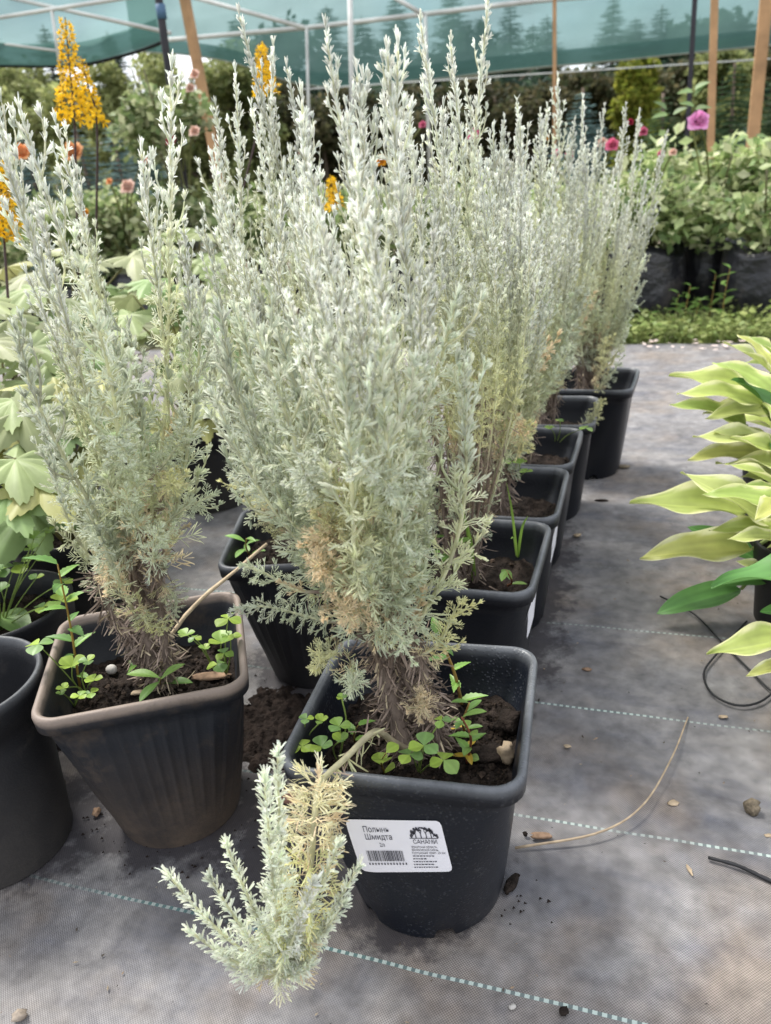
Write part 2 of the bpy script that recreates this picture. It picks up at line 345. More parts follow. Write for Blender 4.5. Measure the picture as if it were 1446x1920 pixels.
def grass_patch(name, label, n, area, hmin, hmax, wid, colf, leafy=0):
    mb = MB()
    for i in range(n):
        x, y = area(); h = R.uniform(hmin, hmax); a = R.uniform(0, 6.28); ln = R.uniform(0.1, 0.6)*h
        b = np.array([x, y, -0.025]); dx = np.array([math.cos(a), math.sin(a), 0]); sx = np.array([-math.sin(a), math.cos(a), 0])*wid*R.uniform(0.6, 1.3)
        up = np.array([0, 0, 1.0]); m1 = b+up*h*0.55+dx*ln*0.3; tip = b+up*h+dx*ln
        c = np.array(colf()); mb.add([b-sx, b+sx, m1+sx*0.8, m1-sx*0.8, tip], [(0, 1, 2, 3), (3, 2, 4)], c)
    for i in range(leafy):
        x, y = area(); s = R.uniform(0.012, 0.03); a = R.uniform(0, 6.28); tl = R.uniform(-0.5, 0.7)
        b = np.array([x, y, R.uniform(0.005, 0.045)]); d = np.array([math.cos(a)*math.cos(tl), math.sin(a)*math.cos(tl), math.sin(tl)]); sx = np.array([-math.sin(a), math.cos(a), 0])
        mb.add([b, b+d*s*0.5+sx*s*0.4, b+d*s, b+d*s*0.5-sx*s*0.4], [(0, 1, 2, 3)], np.array(colf())*1.1)
    o = mb.build(name, M['grass'], smooth=False); o['kind'] = 'stuff'; tag(o, label, 'grass'); return o
def vcol():
    k = R.random(); return tuple(np.array((0.13, 0.19, 0.045))*(1-k)+np.array((0.26, 0.29, 0.10))*k)
grass_patch('verge_grass', 'low green weeds and grass along the far edge of the fabric', 9000,
            lambda: (R.uniform(-1.4, 1.1), 2.0+abs(R.gauss(0, 0.22))), 0.02, 0.075, 0.003, vcol, 5000)

# ------------------------------------------------------------------ pots
H = 0.165
def ringpt(th, half, cr):
    """rounded square of half-size `half`, corner radius cr (cr==half -> circle)"""
    c, s = math.cos(th), math.sin(th); k = half-cr
    if k < 1e-6: return half*c, half*s
    # ray against rounded square
    t = half/max(abs(c), abs(s)); x, y = c*t, s*t
    if abs(x) > k and abs(y) > k:
        sx, sy = math.copysign(k, x), math.copysign(k, y)
        b = c*sx+s*sy; q = b*b-(sx*sx+sy*sy-cr*cr); t = b+math.sqrt(max(q, 0)); x, y = c*t, s*t
    return x, y
def square_profile(h=H, top=0.080, bot=0.056):
    P = []
    for k in range(13):
        u = k/12; z = u*(h-0.016); half = bot+(top-0.0065-bot)*u**0.85
        rc = (1-u)**0.9; cr = half*rc+0.017*(1-rc)
        P.append((z, half, min(cr, half)))
    P += [(h-0.0155, top-0.0035, 0.019), (h-0.0145, top-0.001, 0.020), (h-0.004, top, 0.021), (h-0.001, top-0.0008, 0.020), (h, top-0.0025, 0.019), (h-0.0006, top-0.0048, 0.017), (h-0.004, top-0.0062, 0.016), (h-0.02, top-0.0092, 0.017), (0.10, top-0.0175, 0.034)]
    return P
def round_profile(h, top, bot):
    P = []
    for k in range(8): u = k/7; P.append((u*(h-0.028), bot+(top-0.006-bot)*u, None))
    P += [(h-0.0275, top-0.003, None), (h-0.004, top, None), (h-0.001, top-0.0006, None), (h, top-0.002, None), (h-0.001, top-0.0045, None), (h-0.02, top-0.006, None), (h-0.03, top-0.009, None), (0.04, top-0.016, None)]
    return P
def pot_mesh(name, prof, mat, nseg=96, ribs=0, notch=True):
    mb = MB(); vs = []
    for ri, (z, half, cr) in enumerate(prof):
        for j in range(nseg):
            th = 2*math.pi*(j+0.5)/nseg
            x, y = ringpt(th, half, half if cr is None else cr)
            zz = z
            if ribs and ri < 12:
                ph = (th*ribs/(2*math.pi)) % 1.0
                g = 0.0017*max(0, 1-ph/0.45)+0.0004*math.sin(th*7); fade = min(1, max(0, (z/(H*0.88)-0.18)/0.25))*min(1, (11.6-ri)/0.8)
                r = math.hypot(x, y); x *= 1+g*fade/r; y *= 1+g*fade/r
            if notch and ri == 0 and (math.cos(th*6+0.9) > 0.80): zz = 0.007
            vs.append((x, y, zz))
    k = len(prof)
    fs = [(i*nseg+j, i*nseg+(j+1) % nseg, (i+1)*nseg+(j+1) % nseg, (i+1)*nseg+j) for i in range(k-1) for j in range(nseg)]
    fs.append(tuple((k-1)*nseg+j for j in range(nseg)))
    mb.add(vs, fs)
    return mb.mesh(name, mat)
me_front = pot_mesh('pot_body', square_profile(), M['pot_front'], 128)
me_row = pot_mesh('pot_body', square_profile(), M['pot_row'], 96)
me_rib = pot_mesh('pot_body', square_profile(bot=0.053), M['pot_rib'], 320, ribs=44, notch=False)
me_rib2 = pot_mesh('pot_body', square_profile(bot=0.053), M['pot_rib2'], 320, ribs=44, notch=False)
def soil_mesh(half, cr, z, seed, amp=0.006, n=64, round_=False, crumbs=260):
    mb = MB(); rr = random.Random(seed); vs = []; cs = []; idx = {}
    rings = 44; seg = 120
    def hz(x, y): return z+amp*1.0*fbm(x*28+seed, y*28, seed, 3)+amp*0.9*fbm(x*110, y*110+seed, 2.0, 5)
    vs.append((0, 0, hz(0, 0)))
    for i in range(1, rings+1):
        for j in range(seg):
            th = 2*math.pi*j/seg; x, y = ringpt(th, half, half if round_ else cr); q = i/rings
            vs.append((x*q, y*q, hz(x*q, y*q)))
    fs = [(0, 1+j, 1+(j+1) % seg) for j in range(seg)]
    fs += [(1+(i-1)*seg+j, 1+i*seg+j, 1+i*seg+(j+1) % seg, 1+(i-1)*seg+(j+1) % seg) for i in range(1, rings) for j in range(seg)]
    cs = [[1+0.8*fbm(v[0]*60, v[1]*60, 5, 3)]*3 for v in vs]
    mb.add(vs, fs, np.clip(np.array(cs)*np.array((1, 1, 1)), 0.4, 2.2))
    ic = [(0, 0, 1), (0.9, 0, -0.3), (-0.45, 0.8, -0.3), (-0.45, -0.8, -0.3), (0.5, 0.5, 0.5), (-0.6, 0.1, 0.5), (0.2, -0.7, 0.4)]
    icf = [(0, 4, 5), (0, 5, 6), (0, 6, 4), (4, 1, 2), (4, 2, 5), (5, 2, 3), (5, 3, 6), (6, 3, 1), (6, 1, 4)]
    for _ in range(crumbs):
        th = rr.uniform(0, 6.28); q = math.sqrt(rr.random())*0.95; x, y = ringpt(th, half, half if round_ else cr); x *= q; y *= q
        s = rr.uniform(0.0008, 0.0019) if rr.random() < 0.8 else rr.uniform(0.002, 0.0042); A = rr.uniform(0, 6.28); ca, sa = math.cos(A), math.sin(A)
        pts = [(x+s*rr.uniform(.7, 1.3)*(p[0]*ca-p[1]*sa), y+s*rr.uniform(.7, 1.3)*(p[0]*sa+p[1]*ca), hz(x, y)+s*0.5*p[2]+s*0.2) for p in ic]
        b = rr.choice((0.8, 1.0, 1.3, 1.7, 3.2 if rr.random() < 0.2 else 1.1)); mb.add(pts, icf, (b*1.05, b, b*0.92))
    return mb.mesh('soil', M['soil'])
def soil(parent_loc, rot, half, cr, z, seed, label, round_=False, **kw):
    o = link('soil', soil_mesh(half, cr, z, seed, round_=round_, **kw), None, parent_loc); o.rotation_euler.z = rot
    o['kind'] = 'stuff'; tag(o, label, 'soil'); return o
def pot(me, label, loc, rot, group=None, h=1.0):
    o = root('plant_pot', label, 'plant pot', loc, group); o.rotation_euler.z = rot
    b = link('pot_body', me, o)
    return o

P1 = Vector((0, 0, 0)); P1R = 0.079
PL = Vector((-0.239, 0.024, 0)); PLR = math.radians(30)
PM = Vector((-0.200, 0.262, 0)); PMR = math.radians(17)
ROW = [Vector((-0.0229, 0.2428, 0)), Vector((-0.0203, 0.4059, 0)), Vector((-0.0186, 0.5691, 0)), Vector((-0.006, 0.735, 0)), Vector((0.045, 0.930, 0))]
pot1 = pot(me_front, 'square black pot with a white printed sticker on its front', P1, P1R)
potL = pot(me_rib, 'ribbed muddy black pot with a tan dusty rim and a white pebble inside', PL, PLR)
potM = pot(me_rib2, 'ribbed square black pot between the muddy pot and the tidy row', PM, PMR)
rowl = ['square black pot directly behind the pot with the printed sticker, grass blades growing in it',
        'square black pot third in the row, touching the grassy pot in front of it',
        'square black pot fourth in the row from the stickered pot',
        'square black pot second to last in the row, mostly hidden by its neighbours',
        'tall square black pot at the far end of the row beside bare fabric']
rowpots = [pot(me_row, l, p, r) for l, p, r in zip(rowl, ROW, (0.0, 0.01, -0.01, 0.02, -0.06))]
SZ = 0.122
soil(P1, P1R, 0.0668, 0.029, SZ, 1, 'dark crumbly soil in the stickered pot', crumbs=1700)
soil(PL, PLR, 0.0668, 0.029, SZ, 2, 'dark soil with a pebble in the muddy ribbed pot', crumbs=1400)
soil(PM, PMR, 0.0668, 0.029, SZ+0.01, 3, 'soil in the ribbed pot beside the row')
for i, p in enumerate(ROW):
    soil(p, 0, 0.0668, 0.029, SZ+(0.004 if i else 0), 4+i, ['soil with seedlings in the grassy pot', 'soil in the third pot of the row', 'soil in the fourth pot of the row', 'soil in the second to last pot of the row', 'soil in the pot at the far end of the row'][i], crumbs=150)

# sticker on the front pot -------------------------------------------------
prof1 = square_profile()
def front_surface(x, z):
    """outer y of the front face of the square pot (local coordinates)"""
    for (z0, h0, c0), (z1, h1, c1) in zip(prof1[:12], prof1[1:13]):
        if z0 <= z <= z1:
            u = (z-z0)/(z1-z0); half, cr = h0+(h1-h0)*u, c0+(c1-c0)*u; break
    best = None
    for k in range(181):
        th = -math.pi/2+(k-90)/90*0.9; X, Y_ = ringpt(th, half, cr)
        if best is not None and best[0] <= x <= X: 
            q = (x-best[0])/(X-best[0]+1e-9); return best[1]+(Y_-best[1])*q
        best = (X, Y_)
    return -half
def tolocal(px, py):
    d = ray(px, py); c, s = math.cos(P1R), math.sin(P1R); yl = -0.07
    for _ in range(6):
        # plane n.p = yl in rotated frame
        n = np.array([-s, c, 0]); tt = (yl-np.dot(n, CAM))/np.dot(n, d); p = CAM+tt*d
        xl = c*p[0]+s*p[1]; zl = p[2]; yl = front_surface(xl, min(max(zl, 0.001), 0.148))
    return xl, zl
SK = [tolocal(*p) for p in ((647, 1535), (826, 1538), (850, 1632), (678, 1630))]
def skmap(u, v, off):
    """u right 0..1, v up 0..1"""
    (a, b, c, d) = [np.array(p) for p in SK]
    p = (1-u)*v*a+u*v*b+u*(1-v)*c+(1-u)*(1-v)*d
    y = front_surface(p[0], p[1]); return (p[0], y-off, p[1])
mb = MB(); nu, nv = 25, 13
vs = []
for layer in (0.0006,):
    for j in range(nv):
        for i in range(nu):
            u, v = i/(nu-1), j/(nv-1); rc = 0.045
            # rounded corners
            uu = min(max(u, 0), 1); ex = max(0, abs(uu-0.5)-0.5+rc); ey = max(0, (abs(v-0.5)-0.5+rc*1.9)/1.9)
            q = math.hypot(ex, ey)
            if ex > 0 and ey > 0 and q > rc:
                uu = 0.5+math.copysign(0.5-rc+ex*rc/q, u-0.5); v = 0.5+math.copysign(0.5-rc*1.9+ey*1.9*rc/q, v-0.5)
            vs.append(skmap(uu, v, layer))
mb.add(vs, [(j*nu+i, j*nu+i+1, (j+1)*nu+i+1, (j+1)*nu+i) for j in range(nv-1) for i in range(nu-1)])
sticker = mb.build('sticker', M['white'], pot1); sticker['label'] = 'white printed plant sticker with barcode'
def text_part(txt, u0, v0, hgt, name='printed_line', wid=None, aspect=1.88):
    cu = bpy.data.curves.new('txt', 'FONT'); cu.body = txt; cu.size = 1.0; cu.resolution_u = 2
    to = bpy.data.objects.new('txt', cu); COL.objects.link(to)
    dg = bpy.context.evaluated_depsgraph_get(); dg.update(); me = bpy.data.meshes.new_from_object(to.evaluated_get(dg))
    bpy.data.objects.remove(to); bpy.data.curves.remove(cu)
    co = np.array([v.co[:] for v in me.vertices]); 
    if len(co) == 0: return
    w0 = co[:, 0].max(); kx = (wid/w0) if wid else hgt/aspect
    for v in me.vertices: v.co = skmap(u0+v.co.x*kx, v0+v.co.y*hgt, 0.0010)
    me.materials.append(M['ink']); o = link(name, me, sticker); return o
text_part('Полы', 0.165, 0.78, 0.15, wid=0.192)
text_part('Н', 0.362, 0.78, 0.112, wid=0.040)
text_part('ь', 0.408, 0.78, 0.15, wid=0.038)
text_part('Шмидта', 0.165, 0.64, 0.15, wid=0.29)
text_part('2л', 0.30, 0.505, 0.11, wid=0.055)
text_part('САНАМИ', 0.665, 0.565, 0.115, wid=0.25)
for k, (s, wd) in enumerate((('Иркутская область,', 0.27), ('Шелеховский район,', 0.28), ('Култукский тракт, 22 км', 0.345))):
    text_part(s, 0.635-0.005*k, 0.485-0.058*k, 0.06, wid=wd)
def qpart(name, rects):
    mb = MB()
    for (u0, v0, u1, v1) in rects:
        mb.add([skmap(u0, v0, 0.001), skmap(u1, v0, 0.001), skmap(u1, v1, 0.001), skmap(u0, v1, 0.001)], [(0, 1, 2, 3)])
    return mb.build(name, M['ink'], sticker, smooth=False)
rb = random.Random(3); x = 0.135; bars = []
while x < 0.53:
    wd = rb.choice((0.0035, 0.0035, 0.007, 0.0105)); bars.append((x, 0.225, x+wd, 0.43)); x += wd+rb.choice((0.004, 0.004, 0.0075))
qpart('barcode', bars)
qpart('barcode_digits', [(0.13+k*0.033, 0.155, 0.13+k*0.033+0.014, 0.195) for k in range(13)])
for k, wd in enumerate((0.20, 0.11, 0.24, 0.20, 0.22)):     # lines too faint to read
    rr = []; x = 0.625-0.004*k
    while x < 0.625+wd: q = rb.uniform(0.012, 0.03); rr.append((x, 0.318-0.056*k, x+q, 0.336-0.056*k)); x += q+0.008
    qpart('faint_line', rr)
# grove emblem: a dome of leafy crowns on trunks above a base line
mb = MB()
def emb(pts): mb.add([skmap(u, v, 0.001) for u, v in pts], [tuple(range(len(pts)))])
emb([(0.64, 0.665), (0.935, 0.665), (0.935, 0.677), (0.64, 0.677)])
for k in range(64):
    a = rb.uniform(0.05, math.pi-0.05); rr_ = rb.uniform(0.72, 1.0); cx, cy = 0.787+0.148*rr_*math.cos(a), 0.685+0.20*rr_*math.sin(a)
    s = rb.uniform(0.007, 0.014); emb([(cx+s*math.cos(q), cy+s*1.7*math.sin(q)) for q in np.linspace(0, 6.28, 7)[:-1]])
for cx in (0.71, 0.765, 0.82, 0.87):
    emb([(cx-0.006, 0.677), (cx+0.006, 0.677), (cx+0.004, 0.76), (cx+0.018, 0.82), (cx+0.010, 0.825), (cx, 0.78), (cx-0.012, 0.825), (cx-0.018, 0.82), (cx-0.004, 0.76)])
mb.build('grove_emblem', M['ink'], sticker, smooth=False)

# white stickers on the right flanks of the next pots in the row
for pt, (ya, yb) in zip(rowpots[:2], ((-0.05, 0.01), (-0.045, 0.02))):
    mb = MB(); vs = []
    for z in (0.085, 0.10, 0.115, 0.13):
        for y in np.linspace(ya, yb, 5):
            xs = -front_surface(y, z)+0.0007; vs.append((xs, y+(0.13-z)*0.2, z))
    mb.add(vs, [(j*5+i, j*5+i+1, (j+1)*5+i+1, (j+1)*5+i) for j in range(3) for i in range(4)]); mb.build('sticker', M['white'], pt)

# ------------------------------------------------------------------ wormwood
class RB:
    """ribbon accumulator: many narrow leaf segments made at once"""
    def __init__(s): s.P = []; s.D = []; s.W = []; s.L = []; s.w = []; s.k = []; s.C = []
    def add(s, p, d, L, w, c, curl=0.0, rr=R, side=None):
        d = unit(d)
        if side is None: side = np.array((rr.gauss(0, 1), rr.gauss(0, 1), rr.gauss(0, 1)))
        sd = np.cross(d, side); sd = unit(sd)
        s.P.append(p); s.D.append(d); s.W.append(sd); s.L.append(L); s.w.append(w); s.k.append(curl); s.C.append(c)
    def flush(s, mb, rows=((0, 0.5), (0.5, 1.0), (0.86, 0.95), (1.0, 0.45))):
        if not s.P: return
        P, D, W = np.array(s.P), np.array(s.D), np.array(s.W); L, w, k = [np.array(q)[:, None] for q in (s.L, s.w, s.k)]; C = np.array(s.C)
        N = np.cross(D, W); out = []; m = len(rows)
        for t, f in rows:
            c = P+D*L*t+N*L*k*t*t; out += [c-W*w*f*0.5, c+W*w*f*0.5]
        v = np.stack(out, 1).reshape(-1, 3); n = len(P); b = np.arange(n)*2*m
        fs = []
        for r in range(m-1): fs += np.stack([b+2*r, b+2*r+1, b+2*r+3, b+2*r+2], 1).tolist()
        mb.add(v, fs, np.repeat(C, 2*m, axis=0))
SILV = np.array((0.745, 0.76, 0.69)); BLUE = np.array((0.57, 0.615, 0.465)); YEL = np.array((0.70, 0.69, 0.40)); TAN = np.array((0.74, 0.62, 0.42)); DEAD = np.array((0.20, 0.155, 0.125)); STEM = np.array((0.68, 0.68, 0.48))
def jit(c, rr, a=0.10): 
    k = 1+rr.uniform(-a, a); return np.clip(c*k*np.array((1+rr.uniform(-a, a)*0.4, 1, 1+rr.uniform(-a, a)*0.6)), 0, 0.95)
def tuft(rb_, p, d, size, n, c, rr, spread=0.35, w=0.0015):
    x, y, z = frame(d); n = int(n*1.45+0.5); w *= 0.66; size *= 0.86; spread *= 0.9
    for i in range(n):
        a = rr.uniform(0, 6.28); s = spread*rr.uniform(0.3, 1.2)
        dd = z+s*(math.cos(a)*x+math.sin(a)*y); out = math.cos(a)*x+math.sin(a)*y
        rb_.add(p+z*size*rr.uniform(0, 0.25), dd, size*rr.uniform(0.7, 1.1), w*rr.uniform(0.8, 1.25), jit(c, rr), curl=0.55*s/0.35*rr.uniform(0.5, 1.2), rr=rr, side=-np.cross(z, out)+np.array((rr.gauss(0, .25), rr.gauss(0, .25), rr.gauss(0, .25))))
def pinnate(rb_, p, d, size, c, rr, w=0.00082, droop=0.0):
    """finely cut leaf: petiole, pairs of segments, some forked"""
    x, y, z = frame(d); a = rr.uniform(0, 6.28); side = math.cos(a)*x+math.sin(a)*y; nrm = np.cross(z, side)
    rb_.add(p, z, size*0.75, w*0.9, jit(c, rr), rr=rr, curl=rr.uniform(-.1, .1))
    tip = p+z*size*0.72
    for t, ln in ((0.32, 0.40), (0.5, 0.46), (0.66, 0.40)):
        for sg in (-1, 1):
            q = p+z*size*t; dd = unit(z*rr.uniform(0.6, 1.0)+side*sg*rr.uniform(0.6, 1.0)+nrm*rr.uniform(-0.3, 0.55)-np.array((0, 0, droop)))
            Ls = size*ln*rr.uniform(0.75, 1.2)
            rb_.add(q, dd, Ls, w*rr.uniform(0.85, 1.2), jit(c, rr), rr=rr, curl=rr.uniform(-.2, .25))
            if rr.random() < 0.8:
                d2 = unit(dd+side*rr.uniform(-0.7, 0.7)+nrm*rr.uniform(-.5, .5)+z*0.4)
                rb_.add(q+dd*Ls*0.45, d2, Ls*0.6, w, jit(c, rr), rr=rr, curl=rr.uniform(-.2, .2))
    for sg in (-0.6, 0, 0.6):
        rb_.add(tip, z+side*sg*rr.uniform(.5, 1)+nrm*rr.uniform(-.2, .3), size*0.34*rr.uniform(.8, 1.1), w*1.1, jit(c, rr), rr=rr, curl=rr.uniform(-.15, .2))
def branchlet(mb, rb_, p, d, length, c, rr, size=0.0085, up=0.9, leafy=0.0):
    d = unit(d); end = p+d*length*0.6+np.array((0, 0, 1))*length*0.45*up
    pts = bez(p, p+d*length*0.35, p+d*length*0.62+np.array((0, 0, 1))*length*0.1*up, end, 6)
    tube(mb, pts, [0.0009, 0.0009, 0.0008, 0.0007, 0.0006, 0.0005], 4, jit(STEM*0.5+c*0.5, rr), cap=False)
    n = max(3, int(length/0.0062)); ax = None
    P = spline(pts, n+1)
    for i in range(1, n+1):
        q = P[i]; dz = unit(P[i]-P[i-1]); x, y, _ = frame(dz); a = i*2.4+rr.uniform(-.4, .4)
        o = math.cos(a)*x+math.sin(a)*y
        s = size*(1.0-0.25*i/n)
        if i < n*leafy: pinnate(rb_, q, dz*0.6+o, size*1.6, c, rr)
        else: tuft(rb_, q, dz*1.0+o*0.55, s, rr.randint(4, 6), c, rr, 0.30, w=0.0019)
    tuft(rb_, P[-1], unit(P[-1]-P[-2]), size*0.95, 7, c*1.04, rr, 0.28)
def shoot_mesh(seed, length, t0, tp, bulge=0.05, leaf=0.0155, low=BLUE, mid=YEL*0.5+BLUE*0.5, top=SILV, plume=1.0, node_gap=0.0052):
    rr = random.Random(seed); mb = MB(); rb_ = RB()
    ph = rr.uniform(0, 6.28)
    def pos(t): return np.array((bulge*length*math.sin(math.pi*t)+0.006*math.sin(5*t+ph)*t, 0.008*math.sin(4*t+ph*2)*t, t*length))
    pts = [pos(t) for t in np.linspace(0, 1, 22)]
    cols = [DEAD*1.5+(STEM-DEAD*1.5)*min(1, max(0, (t-t0*0.6)/0.2)) for t in np.linspace(0, 1, 22)]
    tube(mb, pts, list(np.linspace(0.0019, 0.0007, 22)), 5, np.array(cols), cap=False)
    # shrivelled leaves on the bare foot of the stem
    for t in np.arange(0.03, t0+0.05, 0.0042/length):
        if rr.random() < 0.75:
            p = pos(t); a = rr.uniform(0, 6.28); d = np.array((math.cos(a), math.sin(a), rr.uniform(-1.8, 0.3)))
            rb_.add(p, d, rr.uniform(0.007, 0.018), rr.uniform(0.0008, 0.0016), jit(DEAD*rr.uniform(0.9, 1.9), rr), rr=rr, curl=rr.uniform(-.5, .5))
    z = t0*length; k = 0
    while z < length*0.995:
        t = z/length; p = pos(t); dz = unit(pos(min(1, t+0.02))-p) if t < 0.98 else np.array((0, 0, 1.0))
        a = k*2.399+rr.uniform(-.35, .35); x, y, _ = frame(dz); o = math.cos(a)*x+math.sin(a)*y
        u = (t-t0)/(1-t0)
        c = low+(mid-low)*min(1, u*2.5) if u < 0.4 else mid+(top-mid)*min(1, (u-0.4)/0.35)
        if u < 0.14 and rr.random() < 0.2: c = TAN*rr.uniform(0.8, 1.05)
        if t < tp:
            ls = leaf*(1.08-0.45*u)*rr.uniform(0.8, 1.15)
            pinnate(rb_, p, dz*rr.uniform(0.35, 0.8)+o, ls, c, rr)
            tuft(rb_, p, dz*1.0+o*rr.uniform(0.4, 0.8), ls*0.62, rr.randint(3, 5), c, rr, 0.5, w=0.0013)
            if rr.random() < 0.22: branchlet(mb, rb_, p, o+dz*0.75, rr.uniform(0.018, 0.038), c, rr, 0.0088, leafy=0.5)
            z += node_gap*rr.uniform(0.75, 1.2)
        else:
            v = (t-tp)/(1-tp)
            tuft(rb_, p, dz+o*0.5, 0.0105*(1-0.2*v), rr.randint(4, 6), c, rr, 0.32, w=0.0020)
            tuft(rb_, p, dz-o*0.4, 0.0095*(1-0.2*v), 3, c, rr, 0.32, w=0.0020)
            if k % 2 == 0 and v < 0.86 and rr.random() < 0.85*plume:
                branchlet(mb, rb_, p, o+dz*rr.uniform(1.0, 1.6), (0.046*(1-v)**0.7+0.006)*rr.uniform(0.6, 1.15), c, rr, 0.0088)
            z += (node_gap*0.9)*rr.uniform(0.8, 1.15)
        k += 1
    tuft(rb_, pos(1.0), (0, 0, 1), 0.0105, 9, top, rr, 0.25, w=0.0017)
    rb_.flush(mb); return mb.mesh('shoot', M['silver'])
BARE = [(0.46, shoot_mesh(150+i, 0.46, (0.44, 0.50, 0.38)[i], (0.7, 0.74, 0.66)[i], 0.05, low=YEL, mid=YEL*0.4+BLUE*0.6)) for i in range(3)]
TALL = [(0.46, shoot_mesh(100+i, 0.46, (0.16, 0.2, 0.12, 0.24, 0.18, 0.2)[i], (0.60, 0.66, 0.55, 0.70, 0.62, 0.5)[i], 0.05, plume=(1, 0.8, 1.1, 0.5, 1, 1.1)[i])) for i in range(6)]
MIDS = [(0.32, shoot_mesh(200+i, 0.32, (0.14, 0.2, 0.1, 0.16, 0.2)[i], (0.62, 0.7, 0.56, 0.75, 0.6)[i], 0.05, leaf=0.0165, plume=0.8)) for i in range(5)]
LOWS = [(0.19, shoot_mesh(300+i, 0.19, 0.10, (0.78, 0.9, 0.7, 0.85)[i], 0.07, leaf=0.0195, low=(BLUE, YEL*0.7+BLUE*0.3, BLUE, YEL)[i], mid=(BLUE, BLUE, YEL*0.6+BLUE*0.4, BLUE)[i], top=BLUE*0.6+SILV*0.4, plume=0.5, node_gap=0.0044)) for i in range(4)]
SPRIG = [(0.085, shoot_mesh(400+i, 0.085, 0.12, 0.95, 0.08, leaf=0.0205, low=(BLUE, YEL, BLUE, TAN, TAN*0.8+YEL*0.2)[i], mid=(BLUE*1.05, BLUE, YEL, TAN*0.9, YEL)[i], top=(BLUE*1.1, BLUE*1.15, YEL, TAN, YEL)[i], plume=0.0, node_gap=0.0038)) for i in range(5)]
def put_shoot(parent, protos, a, b, rr, name='shoot', outward=None, idx=None, spin=0.7, smul=1.0):
    a = np.asarray(a, float); b = np.asarray(b, float); L = np.linalg.norm(b-a)
    pl, me = protos[rr.randrange(len(protos)) if idx is None else idx]
    z = unit(b-a)
    if outward is None: outward = np.array((rr.gauss(0, 1), rr.gauss(0, 1), 0))
    ang = rr.gauss(0, spin); o = np.array(outward, float); o[2] = 0; o = unit(o)
    o = np.array((o[0]*math.cos(ang)-o[1]*math.sin(ang), o[0]*math.sin(ang)+o[1]*math.cos(ang), 0))
    x = o-z*np.dot(o, z)
    if np.linalg.norm(x) < 1e-3: x = np.array((1.0, 0, 0))-z*z[0]
    x = unit(x); y = np.cross(z, x); s = L/pl; sx = min(1.25, max(0.8, s))*smul*(0.76 if protos in (TALL, MIDS, BARE) else 0.95)
    loc = Vector(a)-parent.location
    m = Matrix(((x[0]*sx, y[0]*sx, z[0]*s, loc[0]), (x[1]*sx, y[1]*sx, z[1]*s, loc[1]), (x[2]*sx, y[2]*sx, z[2]*s, loc[2]), (0, 0, 0, 1)))
    return link(name, me, parent, mat4=m)
def woody_base(parent, pts_list, seed, shag=220):
    rr = random.Random(seed); mb = MB(); rb_ = RB()
    for pts, r0, r1 in pts_list:
        S = spline(pts, 14); tube(mb, S, list(np.linspace(r0, r1, 14)), 7, DEAD*1.15, jitter=0.15)
        for _ in range(shag):
            q = rr.random(); i = min(12, int(q*13)); p = np.array(S[i])+(np.array(S[i+1])-np.array(S[i]))*rr.random(); a = rr.uniform(0, 6.28)
            d = np.array((math.cos(a), math.sin(a), rr.uniform(-2.2, 0.4)))
            c = DEAD*rr.uniform(0.7, 2.1) if rr.random() < 0.86 else TAN*rr.uniform(.6, .95)
            rb_.add(p+np.array((math.cos(a), math.sin(a), 0))*r0*0.7, d, rr.uniform(0.006, 0.019), rr.uniform(0.0008, 0.0017), c, rr=rr, curl=rr.uniform(-.8, .8))
    rb_.flush(mb); off = np.array(parent.location); 
    for v in mb.v: v -= off
    return mb.build('woody_base', M['bark'], parent)
def wormwood(label, base, tips, seed, nfill, lean, rad, hlo, hhi, nlow=8, soil_z=SZ, crownh=0.05, tight=0.012, low_r=0.09, lowz=(0.09, 0.2), bare=0.0):
    """tips: explicit world tips; fill: random tips in an ellipse round base+lean"""
    rr = random.Random(seed); o = root('wormwood_plant', label, 'plant', (base[0], base[1], soil_z), 'silvery wormwood plants in the pots')
    B = np.array((base[0], base[1], soil_z)); lean = np.array((lean[0], lean[1], 0.0))
    T = [np.array(t, float) for t in tips]
    for i in range(nfill):
        a = rr.uniform(0, 6.28); q = math.sqrt(rr.random()); 
        T.append(B+lean*rr.uniform(0.8, 1.15)+np.array((math.cos(a)*rad[0]*q, math.sin(a)*rad[1]*q, 0))+np.array((0, 0, 1))*(rr.uniform(hlo, hhi)*(1-0.25*q*q)))
    for tpt in T:
        out = (tpt-B-lean)*np.array((1, 1, 0)); ax = lean*0.12
        h0 = rr.uniform(crownh*0.45, crownh); st = B+ax+unit(out+np.array((1e-4, 0, 0)))*tight*rr.uniform(0.2, 1.2)+np.array((0, 0, h0))
        L = np.linalg.norm(tpt-st); pr = BARE if (L > 0.3 and rr.random() < bare) else TALL if L > 0.385 else (MIDS if L > 0.24 else LOWS)
        put_shoot(o, pr, st, tpt, rr, outward=out)
    for i in range(nlow):
        a = rr.uniform(0, 6.28); d = np.array((math.cos(a), math.sin(a), 0)); z0 = rr.uniform(lowz[0]*0.3, lowz[0])
        st = B+lean*0.12+d*tight*0.8+np.array((0, 0, z0)); tp_ = B+lean*0.25+d*low_r*rr.uniform(0.45, 1.0)+np.array((0, 0, z0+rr.uniform(0.03, lowz[1]-0.04)))
        L = np.linalg.norm(tp_-st); put_shoot(o, LOWS if L > 0.11 else SPRIG, st, tp_, rr, outward=d)
    return o, B

def A(l): return [at(*p) for p in l]
